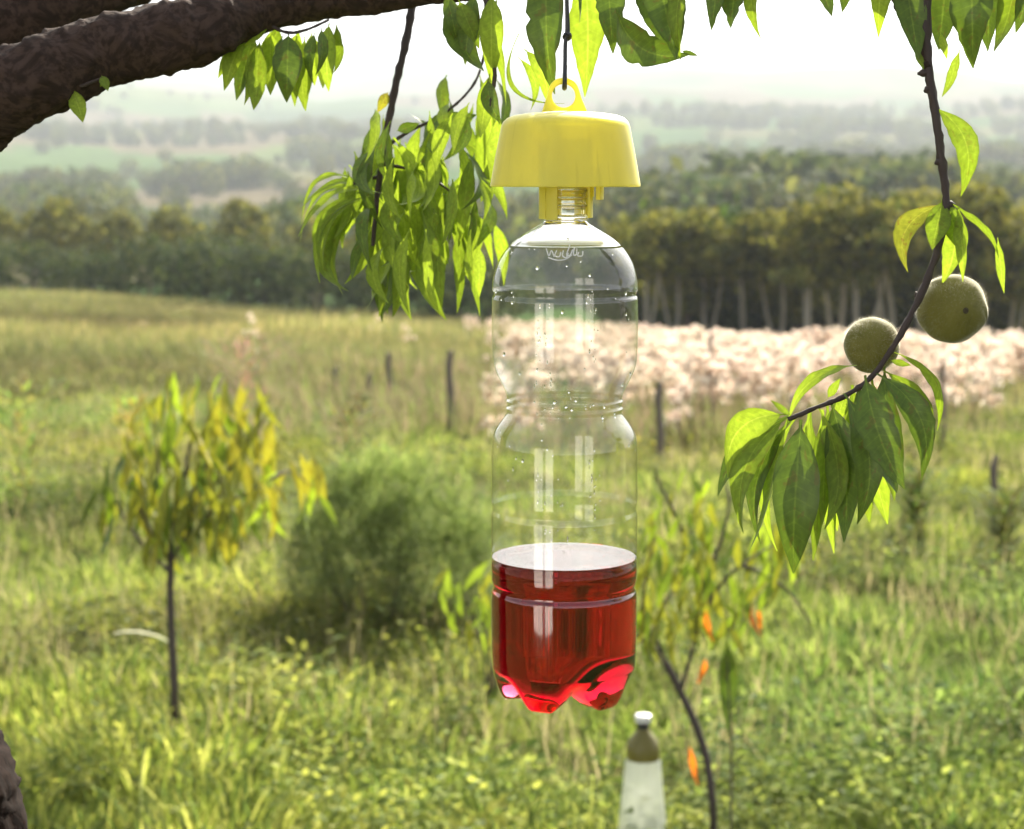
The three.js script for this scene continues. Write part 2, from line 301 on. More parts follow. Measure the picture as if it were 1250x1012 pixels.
// ───────────────────────── meadow ─────────────────────────
const grassMat = new THREE.MeshPhysicalMaterial({ name: 'grass', vertexColors: true, roughness: 1, transmission: 0.5, thickness: 0, side: THREE.DoubleSide, specularIntensity: 0.25 });
function strips(list) { // list of [root, dir, length, width, droop, [r,g,b]]
  const pos = [], col = [], idx = [];
  for (const [p, d, L, w, droop, c] of list) {
    const side = d.clone().cross(V(0, 1, 0)); if (side.lengthSq() < 1e-4) side.set(1, 0, 0); side.normalize();
    const out = V(d.x, 0, d.z), o = pos.length / 3, S = 4;
    for (let i = 0; i <= S; i++) {
      const s = i / S, ww = w * (i === S ? 0.06 : 1 - 0.55 * s * s) * 0.5, q = p.clone().addScaledVector(d, s * L).addScaledVector(out, droop * s * s * L).add(V(0, -droop * s * s * s * L * 0.75, 0));
      pos.push(q.x - side.x * ww, q.y, q.z - side.z * ww, q.x + side.x * ww, q.y, q.z + side.z * ww);
      for (let k = 0; k < 2; k++) col.push(...c);
    }
    for (let i = 0; i < S; i++) { const a = o + i * 2; idx.push(a, a + 1, a + 2, a + 1, a + 3, a + 2); }
  }
  const g = new THREE.BufferGeometry();
  g.setAttribute('position', new THREE.Float32BufferAttribute(pos, 3)); g.setAttribute('color', new THREE.Float32BufferAttribute(col, 3)); g.setIndex(idx); g.computeVertexNormals(); return g;
}
function tuftGeo(seed, n, h, spread, w, tones, droop = 0.5) {
  const r = rng(seed), L = [];
  for (let i = 0; i < n; i++) { const a = r() * 6.28, q = Math.sqrt(r()) * spread, lean = 0.15 + r() * 0.7; L.push([V(Math.cos(a) * q, -0.01, Math.sin(a) * q), V(Math.cos(a) * lean, 1, Math.sin(a) * lean).normalize(), h * (0.5 + r() * 0.7), w * (0.7 + r() * 0.6), droop * r(), tones[Math.floor(r() * tones.length)]]); }
  return strips(L);
}
function herbGeo(seed, n, h, leaf, tones) { // low broad leaves on short stalks
  const r = rng(seed), parts = [];
  for (let i = 0; i < n; i++) {
    const a = r() * 6.28, q = Math.sqrt(r()) * 0.09, p = V(Math.cos(a) * q, h * (0.25 + r() * 0.85), Math.sin(a) * q), d = V(Math.cos(a) + r() - 0.5, (r() - 0.35) * 1.2, Math.sin(a) + r() - 0.5).normalize();
    const g = bladeGeo(V(0, 0, 0), d.multiplyScalar(leaf * (0.6 + r() * 0.7)), V(r() - 0.5, 1, r() - 0.5), { w: 0.6, bow: 0.12 * (r() - 0.3), rows: 5, stalk: 0.02 }); g.translate(p.x, p.y, p.z);
    const c = tones[Math.floor(r() * tones.length)], k = new Float32Array(g.attributes.position.count * 3); for (let j = 0; j < k.length; j++) k[j] = c[j % 3]; g.setAttribute('color', new THREE.BufferAttribute(k, 3)); g.deleteAttribute('uv'); parts.push(g);
  }
  return mergeGeometries(parts);
}
const fieldMat = new THREE.MeshPhysicalMaterial({ name: 'dry field grass', vertexColors: true, roughness: 1, transmission: 0.4, thickness: 0, side: THREE.DoubleSide, specularIntensity: 0.3 });
const GREEN = [[0.18, 0.245, 0.04], [0.265, 0.33, 0.055], [0.075, 0.12, 0.025], [0.39, 0.43, 0.10]], STRAW = [[0.42, 0.36, 0.19], [0.33, 0.29, 0.13], [0.24, 0.25, 0.08]], HERB = [[0.11, 0.16, 0.03], [0.19, 0.245, 0.04], [0.31, 0.345, 0.07]];
function scatter(name, label, category, geo, mat, n, seed, place) { // place(r) -> [p, scale, tint] or null
  const r = rng(seed), list = []; for (let i = 0; i < n; i++) { const x = place(r); if (x) list.push(x); }
  const m = new THREE.InstancedMesh(geo, mat, list.length), M = new THREE.Matrix4(), q = new THREE.Quaternion(), e = new THREE.Euler();
  list.forEach(([p, s, c], i) => { q.setFromEuler(e.set((r() - 0.5) * 0.25, r() * 6.28, (r() - 0.5) * 0.25)); m.setMatrixAt(i, M.compose(p, q, V(s * (0.85 + r() * 0.3), s, s * (0.85 + r() * 0.3)))); m.setColorAt(i, c); });
  m.name = name; m.castShadow = m.receiveShadow = true; scene.add(tag(m, label, category, null, 'stuff'));
}
const wedge = (r, d0, d1, pow = 1) => { const d = d0 + (d1 - d0) * Math.pow(r(), pow), px = -70 + r() * 1390; return onGround(px, d); };
const lush = (p) => fbm(p.x * 0.9 + 9, p.z * 0.9, 4.4, 3); // patches of lusher and poorer growth
const tint = (p, r) => { const k = lush(p), y = fbm(p.x * 0.35, p.z * 0.35, 12.1, 2), b = 0.72 + 0.6 * k + r() * 0.45; return lin(b * (1.02 + 0.25 * y), b, b * (0.95 - 0.2 * y)); };
for (let v = 0; v < 3; v++) {
  scatter('meadow_grass', ['fine bright green grass covering the orchard floor', 'mixed green grass tufts over the meadow', 'longer arching grass blades among the meadow tufts'][v], 'grass', tuftGeo(100 + v, 20, [0.06, 0.08, 0.115][v], 0.075, [0.0038, 0.0045, 0.0055][v], GREEN), grassMat, [19000, 15000, 2600][v], 200 + v,
    (r) => { const p = wedge(r, 4.2, 24, 1.25), k = lush(p); if (v === 2 && k < 0.0 && r() < 0.8) return null; if (k < -0.35 && r() < 0.75) return null; const c2 = fbm(p.x * 2.6, p.z * 2.0, 6.6, 2); if (c2 < -0.25 && r() < 0.7) return null; return [p, Math.max(0.4, 0.8 + 0.6 * Math.max(-0.3, k) + 0.75 * c2 + r() * 0.35), tint(p, r)]; });
}
scatter('low_herbs', 'low broad leaved weeds between the grass tufts', 'weeds', herbGeo(31, 26, 0.10, 0.028, HERB), grassMat, 9000, 301, (r) => { const p = wedge(r, 4.2, 22, 1.25); if (fbm(p.x * 0.7, p.z * 0.7, 1.1, 2) < -0.02) return null; return [p, 0.45 + 1.3 * r() * r(), tint(p, r)]; });
scatter('dry_grass', 'straw coloured dry grass stalks in the meadow', 'grass', tuftGeo(55, 9, 0.24, 0.05, 0.004, STRAW, 0.35), grassMat, 2600, 302, (r) => { const p = wedge(r, 5, 26); return [p, 0.7 + r() * 0.5, lin(1, 1, 1)]; });
scatter('field_grass', 'pale olive grass covering the sloping field', 'grass', tuftGeo(56, 14, 0.3, 0.25, 0.018, [[0.26, 0.24, 0.095], [0.33, 0.28, 0.14], [0.17, 0.19, 0.06]], 0.5), fieldMat, 20000, 303, (r) => { const p = wedge(r, 18, 78, 1.1), k = fbm(p.x * 0.16, p.z * 0.07, 3.1, 4), b = 0.8 + 0.75 * k + 0.3 * r(), w = 0.12 * fbm(p.x * 0.1 + 7, p.z * 0.12, 9.1, 2); return [p, Math.max(0.3, 0.8 + 0.9 * k) + 0.4 * r(), lin(b * (1.04 + w), b, b)]; });
// pinkish white seed heads
function plumeGeo(seed) {
  const r = rng(seed), L = [], H = 0.42;
  for (let i = 0; i < 3; i++) L.push([V((r() - 0.5) * 0.1, 0, (r() - 0.5) * 0.1), V((r() - 0.5) * 0.35, 1, (r() - 0.5) * 0.35).normalize(), H * (0.8 + r() * 0.3), 0.006, 0.05, [0.3, 0.22, 0.14]]);
  for (let i = 0; i < 6; i++) { const a = r() * 6.28; L.push([V(0, r() * 0.2, 0), V(Math.cos(a), 0.9, Math.sin(a)).normalize(), 0.14, 0.012, 0.4, [0.26, 0.25, 0.11]]); }
  for (let k = 0; k < 5; k++) {
    const c = V((r() - 0.5) * 0.2, H * (0.62 + r() * 0.6), (r() - 0.5) * 0.2), R = 0.04 + r() * 0.04;
    for (let i = 0; i < 40; i++) { const d = V(r() - 0.5, r() - 0.4, r() - 0.5).normalize(); L.push([c.clone(), d, R * (0.8 + r() * 0.5), 0.016, 0.15, [[0.82, 0.72, 0.64], [0.90, 0.84, 0.77], [0.68, 0.53, 0.43]][Math.floor(r() * 3)]]); }
  }
  return strips(L);
}
for (let v = 0; v < 2; v++) scatter('seed_heads', ['pinkish white fluffy seed heads filling the field edge', 'pale fluffy weed plumes swaying among the seed heads'][v], 'wildflowers', plumeGeo(61 + v), grassMat, 4200, 311 + v, (r) => {
  const d = 12.5 + 42 * Math.pow(r(), 1.25), px = 300 + r() * 1000, p = onGround(px, d), right = smooth(560, 840, px + (d - 30) * 1.2), k = fbm(p.x * 0.35, p.z * 0.3, 7.7, 2); if (fbm(p.x * 1.1, p.z * 0.55, 3.9, 3) + 0.25 * k < 0.14 && r() < 0.92) return null;
  if (r() > 0.003 + 0.06 * smooth(520, 600, px) + 0.957 * right * (0.05 + 0.95 * smooth(14, 20, d + 4 * k))) return null; return [p, 0.85 + r() * 0.4, lin(1, 0.97 + r() * 0.05, 0.95)];
});
scatter('brown_weeds', 'brownish pink dry weeds in front of the seed heads', 'weeds', tuftGeo(71, 26, 0.42, 0.16, 0.009, [[0.30, 0.21, 0.15], [0.25, 0.2, 0.11], [0.2, 0.23, 0.07], [0.18, 0.22, 0.06]], 0.3), grassMat, 2400, 321, (r) => { const d = 12.5 + 17 * r(), px = 270 + r() * 1040, p = onGround(px, d); if (fbm(p.x * 0.5, p.z * 0.4, 2.7, 3) < 0.02) return null; return [p, 0.6 + r() * 0.5, lin(1, 1, 1)]; });

// ───────────────────────── vine stakes in the field ─────────────────────────
const stakeMat = new THREE.MeshStandardMaterial({ name: 'weathered stake wood', color: lin(0.16, 0.13, 0.11), roughness: 0.95 });
[[548, 530, 428, 4.5, 'tall dark wooden stake left of the hanging bottle, nearest the bottle'], [475, 506, 430, 3.5, 'dark wooden stake standing second left of the hanging bottle'], [452, 502, 456, 3, 'short thin stake just left of a taller stake in the weeds'], [409, 494, 448, 3, 'short grey stake farthest left in the weeds'], [804, 576, 466, 5, 'dark stake standing just right of the bottle waist'], [868, 520, 408, 3, 'thin stake among seed heads between bottle and peach twig'], [612, 520, 440, 2.6, 'thin stake at the left edge of the pale flowers'], [935, 470, 418, 2.2, 'very thin stake among the seed heads below the tall trees'], [1150, 545, 440, 3, 'thin stake among the seed heads under the larger peach'], [1210, 655, 556, 5, 'grey stake standing in grass near the right edge']].forEach(([px, py, top, hw, label], i) => {
  const p = groundAt(px, py), D = -p.z, h = EYE + Math.tan(Math.atan((HORIZON + (F * 0)) / F)) * 0 + (-(Math.tan(Math.atan((top - H0 / 2) / F) + PITCH)) * D) - p.y, r = hw * D / F;
  const g = sweep([[V(0, -0.15, 0), r * 1.1], [V(0.01, h * 0.4, 0), r], [V(-0.006, h * 0.8, 0.004), r * 0.95], [V(0.006, h, 0), r * 0.8]], 8, 12, [0.2, 0.08], i * 3.7);
  const m = add('wooden_stake', g, stakeMat); m.position.copy(p); m.rotation.z = (i % 3 - 1) * 0.02; tag(m, label, 'stake', 'stakes standing in the field');
});

// ───────────────────────── background saplings, bush, weeds ─────────────────────────
const twigMat = new THREE.MeshStandardMaterial({ name: 'sapling bark', color: lin(0.07, 0.055, 0.045), roughness: 0.9 });
const leafShapes = [0, 1, 2, 3, 4, 5].map((i) => bladeGeo(V(0, 0, 0), V(0, -1, 0), V(Math.sin(i) * 0.4, 0, 1), { w: 0.2 + (i % 3) * 0.03, bow: [0.1, -0.08, 0.16, 0.02, -0.14, 0.06][i], side: [0.05, -0.07, 0.02, 0.1, -0.03, -0.1][i], fold: 0.3, seed: i * 2.3, rows: 9 }));
function sapLeaf(parent, p, L, mat, r, droop = 0.5) {
  const m = add('leaf', leafShapes[Math.floor(r() * 6)], mat, parent); m.position.copy(p); m.scale.setScalar(L);
  m.rotation.set((r() - 0.5) * 2 * droop, r() * 6.28, (r() - 0.5) * 2 * droop, 'YXZ'); return m;
}
{ // young peach tree on the left
  const foot = groundAt(212, 905), d = -foot.z, top = at(206, 690, d / cp * 1.0), g = base('young_peach_tree', foot), r = rng(9), L = (p) => p.sub(foot);
  const k = at(206, 690, 1), depth = (-foot.z) / (-k.z), P = (px, py, dz = 0) => at(px, py, depth + dz).sub(foot);
  add('trunk', sweep([[V(0, -0.05, 0), 0.013], [P(213, 850), 0.012], [P(210, 780), 0.0115], [P(208, 720), 0.011], [P(210, 660), 0.01], [P(222, 600), 0.007], [P(236, 520), 0.004]], 9, 30, [0.15, 0.05], 2), twigMat, g);
  for (const [a, b, c, e, x, y] of [[209, 690, 180, 640, 150, 575], [210, 680, 250, 630, 300, 560], [209, 685, 240, 640, 330, 585], [212, 660, 195, 590, 190, 510], [214, 640, 255, 560, 275, 490], [209, 700, 170, 660, 128, 590], [212, 650, 290, 560, 330, 500], [330, 585, 355, 575, 375, 590]]) {
    const z = (r() - 0.5) * 0.35; add('branch', sweep([[P(a, b), 0.006], [P(c, e, z * 0.5), 0.0045], [P(x, y, z), 0.002]], 6, 10), twigMat, g);
  }
  const blob = (n, cx, cy, rx, ry, mats, len) => { for (let i = 0; i < n; i++) { const a = r() * 6.28, q = Math.sqrt(r()); sapLeaf(g, P(cx + Math.cos(a) * q * rx, cy + Math.sin(a) * q * ry - 18, (r() - 0.5) * 0.5), len * (0.75 + r() * 0.5), LEAF[mats[Math.floor(r() * mats.length)]], r); } };
  blob(104, 230, 560, 85, 82, ['olive', 'olive', 'mid', 'gold'], 0.125); blob(64, 190, 610, 72, 62, ['olive', 'shadeTone', 'mid'], 0.13); blob(34, 300, 540, 45, 60, ['gold', 'olive', 'gold'], 0.12); blob(26, 356, 600, 44, 36, ['gold', 'gold', 'young'], 0.125);
  blob(14, 205, 668, 26, 18, ['gold', 'young'], 0.09); blob(40, 250, 640, 62, 30, ['shadeTone', 'olive', 'gold'], 0.115); blob(12, 240, 490, 60, 22, ['young', 'olive'], 0.1);
  tag(g, 'young peach tree with yellowing leaves on a thin dark trunk at left', 'tree');
}
{ // young tree behind the bottle on the right
  const foot = onGround(874, 4.5), g = base('young_peach_tree', foot), r = rng(19), depth = 4.5 / cp * 0.985, P = (px, py, dz = 0) => at(px, py, depth + dz).sub(foot);
  add('trunk', sweep([[V(0, -0.05, 0), 0.0095], [P(870, 985), 0.009], [P(862, 925), 0.0085], [P(845, 875), 0.009], [P(828, 840), 0.0085], [P(806, 800), 0.008], [P(776, 776), 0.006], [P(745, 768), 0.004]], 9, 34, [0.18, 0.04], 4), twigMat, g);
  for (const q of [[830, 845, 850, 775, 856, 720, 840, 640], [812, 806, 800, 770, 815, 730, 850, 690], [852, 760, 875, 720, 905, 690, 960, 655], [838, 660, 820, 620, 805, 590, 800, 572], [856, 720, 880, 660, 890, 610, 880, 575], [798, 790, 785, 740, 790, 700, 800, 650], [905, 690, 930, 700, 960, 720, 990, 760]])
    add('branch', sweep([0, 2, 4, 6].map((i) => [P(q[i], q[i + 1], (i / 6) * (r() - 0.5) * 0.3), 0.0055 - i * 0.0006]), 6, 14), twigMat, g);
  add('shoot', sweep([[P(892, 1040, -0.1), 0.003], [P(893, 920, -0.1), 0.0028], [P(888, 800, -0.1), 0.002], [P(886, 700, -0.1), 0.0012]], 6, 12), twigMat, g);
  const blob = (n, cx, cy, rx, ry, mats, len) => { for (let i = 0; i < n; i++) { const a = r() * 6.28, q = Math.sqrt(r()); sapLeaf(g, P(cx + Math.cos(a) * q * rx, cy + Math.sin(a) * q * ry - 18, (r() - 0.5) * 0.4), len * (0.75 + r() * 0.5), LEAF[mats[Math.floor(r() * mats.length)]], r); } };
  blob(46, 835, 650, 50, 65, ['olive', 'mid', 'young', 'mid', 'olive', 'shadeTone'], 0.075); blob(54, 830, 725, 52, 60, ['olive', 'mid', 'olive'], 0.095); blob(26, 905, 700, 60, 45, ['olive', 'mid', 'shadeTone'], 0.085); blob(16, 960, 670, 36, 36, ['olive', 'young'], 0.1); blob(10, 800, 765, 22, 30, ['olive', 'mid'], 0.09); blob(10, 890, 760, 40, 26, ['olive', 'mid'], 0.09);
  for (const [px, py, l] of [[918, 735, 0.085], [926, 738, 0.07], [862, 745, 0.07], [861, 805, 0.07], [842, 912, 0.085]]) { const m = sapLeaf(g, P(px, py, -0.15), l, LEAF.orange, r, 0.35); m.userData.label = 'orange withered leaf'; }
  const m = sapLeaf(g, P(888, 785, -0.12), 0.2, LEAF.shadeTone, r, 0.1); m.rotation.set(0, 0.3, 0); m.userData.label = 'long dark drooping leaf';
  tag(g, 'sparse young peach tree with a few orange leaves, right of the red bottle', 'tree');
}
{ // leafy young plant behind the left side of the bottle
  const foot = onGround(598, 5.9), g = base('young_plant', foot), r = rng(29), depth = 5.9 / cp, P = (px, py, dz = 0) => at(px, py, depth + dz).sub(foot);
  for (const [x, y] of [[560, 705], [605, 690], [640, 700], [575, 745]]) add('stem', sweep([[V(0, -0.02, 0), 0.006], [P((598 + x) / 2 + 5, 770), 0.004], [P(x, y), 0.002]], 6, 8), twigMat, g);
  for (let i = 0; i < 44; i++) { const a = r() * 6.28, q = Math.sqrt(r()); sapLeaf(g, P(590 + Math.cos(a) * q * 62, 722 + Math.sin(a) * q * 40, (r() - 0.5) * 0.3), 0.1 * (0.8 + r() * 0.4), LEAF[['mid', 'young', 'olive'][i % 3]], r, 0.7); }
  tag(g, 'leafy light green young plant half hidden behind the red bottle', 'plant');
}
{ // feathery bush in the middle distance
  const foot = onGround(470, 6.9), g = base('feathery_bush', foot), r = rng(41), depth = 6.9 / cp, px2m = depth / F, S = [], N = [];
  for (let i = 0; i < 22; i++) { const a = r() * 6.28, q = Math.sqrt(r()), t = V(Math.cos(a) * q * 105 * px2m, (250 - 90 * q * q) * px2m * (0.5 + 0.4 * r()), Math.sin(a) * q * 0.28); S.push(sweep([[V(t.x * 0.45, 0, t.z * 0.45), 0.0032], [V(t.x * 0.8, t.y * 0.5, t.z * 0.8), 0.002], [t, 0.0008]], 5, 6)); }
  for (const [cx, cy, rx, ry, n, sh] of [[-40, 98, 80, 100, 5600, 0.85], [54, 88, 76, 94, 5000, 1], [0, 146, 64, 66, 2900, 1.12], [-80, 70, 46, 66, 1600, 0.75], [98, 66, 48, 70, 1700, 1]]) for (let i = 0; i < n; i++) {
    const u = V(r() * 2 - 1, r() * 2 - 1, r() * 2 - 1); if (u.lengthSq() > 1) { i--; continue; } u.multiplyScalar(Math.pow(u.length() + 0.01, -0.5));
    const k = 1 + 0.6 * noise.noise(u.x * 2.6 + cx, u.y * 2.3, u.z * 2.3), p = V((cx + u.x * rx * k) * px2m, Math.max(0.02, (cy + u.y * ry * k) * px2m), u.z * rx * k * px2m);
    if (noise.noise(p.x * 9, p.y * 9, p.z * 9) < -0.3) continue;
    const e = V(u.x + (r() - 0.5) * 1.2, 0.5 + u.y * 0.5 + r() * 0.5, u.z + (r() - 0.5) * 1.2).normalize(), tone = [[0.17, 0.24, 0.055], [0.23, 0.305, 0.075], [0.30, 0.36, 0.1]][Math.floor(r() * 3)];
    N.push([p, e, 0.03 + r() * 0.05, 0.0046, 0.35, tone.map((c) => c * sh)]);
  }
  add('stem', mergeGeometries(S), twigMat, g); add('foliage', strips(N), grassMat, g);
  tag(g, 'feathery soft green bush standing in the grass left of the bottle', 'bush');
}
for (const [px, d, h, n, label, tone] of [[28, 9.5, 0.62, 60, 'tall yellow green weed at the left edge of the meadow', [0.26, 0.30, 0.06]], [165, 10.2, 0.5, 70, 'yellow flowering weed behind the left young tree', [0.34, 0.33, 0.06]], [300, 14, 0.7, 60, 'pinkish brown weed clump upper left of the feathery bush', [0.33, 0.22, 0.15]], [425, 11, 0.42, 50, 'low dark weed clump above the feathery bush', [0.17, 0.17, 0.05]], [690, 12, 0.5, 50, 'green weed clump seen through the bottle', [0.16, 0.2, 0.06]], [1120, 8.6, 0.3, 60, 'dark green weed clump on the right of the meadow', [0.13, 0.17, 0.035]], [1230, 8.2, 0.28, 60, 'dark weed clump at the right edge of the meadow', [0.13, 0.155, 0.03]]]) {
  const foot = onGround(px, d), r = rng(px), L = [];
  for (let i = 0; i < n * 4; i++) { const a = r() * 6.28, q = r() * h * 0.4, y = Math.pow(r(), 0.7) * h; L.push([V(Math.cos(a) * q * (0.3 + y / h), y, Math.sin(a) * q * (0.3 + y / h)), V(Math.cos(a), 0.7 + r(), Math.sin(a)).normalize(), 0.05 + r() * 0.07, 0.014, 0.5, tone.map((c) => c * (0.7 + r() * 0.6))]); }
  const g = base('weed_clump', foot), S = []; for (let i = 0; i < 9; i++) { const a = i * 0.7; S.push([V(Math.cos(a) * 0.03, 0, Math.sin(a) * 0.03), V(Math.cos(a) * 0.25, 1, Math.sin(a) * 0.25).normalize(), h, 0.008, 0.1, [0.2, 0.2, 0.08]]); }
  add('stem', strips(S), grassMat, g); add('foliage', strips(L), grassMat, g); tag(g, label, 'weed');
}
{ // single grass plants that stand out
  const mk = (px, py, list, label) => { const p = groundAt(px, py), g = base('grass_blade', p); add('blade', strips(list), grassMat, g); tag(g, label, 'grass blade'); };
  mk(142, 870, [[V(0, 0, 0), V(0.02, 1, 0).normalize(), 0.26, 0.008, 0.05, [0.3, 0.33, 0.1]], [V(0, 0.24, 0), V(0.75, 0.22, 0.2).normalize(), 0.13, 0.024, 0.6, [0.62, 0.62, 0.42]]], 'bent pale grass blade arching beside the left young tree');
  mk(170, 1030, [[V(0, 0, 0), V(0.06, 1, 0).normalize(), 0.3, 0.022, 0.08, [0.3, 0.36, 0.07]], [V(0, 0, 0), V(-0.4, 1, 0).normalize(), 0.22, 0.02, 0.4, [0.24, 0.32, 0.06]], [V(0.02, 0, 0), V(0.5, 1, 0.1).normalize(), 0.2, 0.018, 0.5, [0.24, 0.3, 0.06]]], 'upright broad grass blade at the bottom left');
}

// ───────────────────────── second bottle, lower right ─────────────────────────
function lathe(profile, seg = 40) { return new THREE.LatheGeometry(profile.map(([r, y]) => new THREE.Vector2(r, y)), seg); }
{
  const D = 4.45, foot = onGround(790, D), depth = D / cp * 0.99, u = depth / F, y0 = at(790, 1012, depth).y, g = base('clear_bottle', V(at(790, 950, depth).x, foot.y, -D)), Y = (py) => { const k = (H0 / 2 - py) / F; return EYE + D * (k * cp - sp) / (cp + k * sp) - foot.y; };
  const body = new THREE.MeshPhysicalMaterial({ name: 'cloudy clear plastic', color: lin(0.86, 0.88, 0.80), roughness: 0.45, transmission: 0.55, thickness: 0, side: THREE.DoubleSide });
  const amber = new THREE.MeshPhysicalMaterial({ name: 'olive plastic', color: lin(0.20, 0.17, 0.03), roughness: 0.4, transmission: 0.25, thickness: 0, side: THREE.DoubleSide });
  add('body', lathe([[0.001, 0.02], [30 * u, 0.02], [34 * u, 0.035], [34 * u, Y(1040)], [30 * u, Y(1005)], [25 * u, Y(960)], [22.5 * u, Y(930)], [19 * u, Y(915)], [8 * u, Y(900)]]), body, g);
  add('collar', lathe([[20 * u, Y(927)], [21.5 * u, Y(925)], [21 * u, Y(912)], [17.5 * u, Y(902)], [10 * u, Y(894)], [7.4 * u, Y(889)]]), amber, g);
  add('neck', lathe([[7.2 * u, Y(900)], [7 * u, Y(886)], [8.4 * u, Y(885)], [8.4 * u, Y(881)], [0.0005, Y(881)]]), new THREE.MeshStandardMaterial({ name: 'dark bottle neck', color: lin(0.03, 0.028, 0.03), roughness: 0.4 }), g);
  add('cap', lathe([[9.4 * u, Y(881)], [10.2 * u, Y(880.5)], [10.4 * u, Y(874)], [9.4 * u, Y(872.4)], [0.0005, Y(872)]]), new THREE.MeshStandardMaterial({ name: 'white cap', color: lin(0.8, 0.8, 0.78), roughness: 0.35 }), g);
  tag(g, 'clear bottle with olive collar and white cap at the bottom edge, behind the hanging one', 'bottle');
}

// ───────────────────────── the near peach tree ─────────────────────────
const barkTex = texture(256, 512, (u, v) => { const n = 0.5 + 0.5 * fbm(Math.cos(u * 6.283) * 1.6 + 1.4 * Math.cos(v * 6.283), Math.sin(u * 6.283) * 1.6, Math.sin(v * 6.283) * 2.6, 5), c = smooth(0.35, 0.62, n); return [0.17 + 0.045 * c + 0.07 * n, 0.135 + 0.036 * c + 0.056 * n, 0.118 + 0.03 * c + 0.05 * n]; }, true, 21, 17);
const darkBark = new THREE.MeshPhysicalMaterial({ specularIntensity: 0.15, name: 'dark weathered peach bark', map: barkTex, color: lin(0.26, 0.22, 0.2), bumpMap: barkTex, bumpScale: 0.006, roughness: 0.95 });
const barkMat = new THREE.MeshPhysicalMaterial({ specularIntensity: 0.3, name: 'rough peach bark', map: barkTex, bumpMap: barkTex, bumpScale: 0.009, roughness: 0.92 });
const shootMat = new THREE.MeshStandardMaterial({ name: 'twig bark', color: lin(0.038, 0.024, 0.02), roughness: 0.7 });
const foot = V(-0.62, ground(-0.62, -1.45), -1.45), peach = base('peach_tree', foot);
const PT = (px, py, d) => at(px, py, d).sub(foot);
{
  const q = PT(-120, 1012, 1.42);
  add('trunk', sweep([[V(0.05, -0.05, 0), 0.14], [V(q.x * 0.4, 0.25, 0.02), 0.115], [PT(-146, 1012, 1.42), 0.1], [PT(-186, 915, 1.42), 0.094], [PT(-240, 640, 1.42), 0.09], [PT(-235, 420, 1.42), 0.086], [PT(-200, 240, 1.42), 0.08], [PT(-120, 140, 1.42), 0.06]], 72, 420, [0.05, 0.03, 0.07], 3), darkBark, peach);
  add('limb', sweep([[PT(-190, 330, 1.42), 0.05], [PT(-120, 210, 1.38), 0.043], [PT(-40, 134, 1.36), 0.034], [PT(40, 97, 1.35), 0.027], [PT(130, 62, 1.36), 0.0235], [PT(225, 42, 1.37), 0.0245], [PT(320, 8, 1.4), 0.018], [PT(430, -6, 1.42), 0.0148], [PT(540, -16, 1.4), 0.0115], [PT(700, -38, 1.25), 0.0095], [PT(900, -52, 1.2), 0.008], [PT(1130, -46, 1.16), 0.007], [PT(1300, -60, 1.2), 0.005]], 48, 520, [0.10, 0.026, 0.17], 11), barkMat, peach);
  add('limb', sweep([[PT(-180, 260, 1.5), 0.05], [PT(-90, 80, 1.5), 0.036], [PT(20, 14, 1.5), 0.031], [PT(120, -18, 1.52), 0.026], [PT(230, -60, 1.56), 0.022], [PT(420, -150, 1.6), 0.016], [PT(600, -330, 1.7), 0.01]], 40, 240, [0.08, 0.03, 0.12], 23), barkMat, peach);
}
add('limb', sweep([[PT(1050, -70, 1.18), 0.0085], [PT(1098, -8, 1.18), 0.007], [PT(1121, 40, 1.175), 0.0048], [PT(1132, 84, 1.17), 0.0028]], 12, 40, [0.2, 0.01, 0.4], 7), barkMat, peach);
function twig(pts, d, r0, r1, radial = 9) { // pts = [px, py(, depth offset)]
  const o = at(pts[0][0], pts[0][1], d), P = pts.map(([x, y, z = 0], i) => [at(x, y, d + z).sub(o), lerp(r0, r1, i / (pts.length - 1))]);
  const m = add('twig', sweep(P, radial, pts.length * 7, [0.3, 0.007, 0.7], pts[0][0]), shootMat, peach); m.position.copy(o).sub(foot); m.userData.o = o; delete m.userData.o; m.d = d; m.o = o; return m;
}
let leafSeed = 0;
function leaf(tw, bx, by, tx, ty, mat = 'mid', o = {}) { // o: w, roll (degrees), bow, side, z0, z1 depth offsets, rag
  const d = tw.d, B = at(bx, by, d + (o.z0 ?? 0)), T = at(tx, ty, d + (o.z1 ?? o.z0 ?? 0)), y = T.clone().sub(B).normalize();
  let n = V(0, EYE, 0).sub(B); n.addScaledVector(y, -n.dot(y)).normalize(); n.applyAxisAngle(y, (o.roll ?? 0) * Math.PI / 180);
  leafSeed += 1.37;
  const m = add('leaf', bladeGeo(B, T, n, { seed: leafSeed, twist: 1.1 * Math.sin(leafSeed * 5.1), curl: 0.22 * Math.sin(leafSeed * 3.3), bow: 0.05 + 0.1 * Math.sin(leafSeed * 7.7), fold: 0.18 + 0.16 * (0.5 + 0.5 * Math.sin(leafSeed * 2.9)), rag: 0.08 + 0.1 * Math.max(0, Math.sin(leafSeed * 4.7)), ...o, w: (o.w ?? 0.27) * (tw.k ?? 1) }), LEAF[mat], tw); m.position.copy(B).sub(tw.o); return m;
}
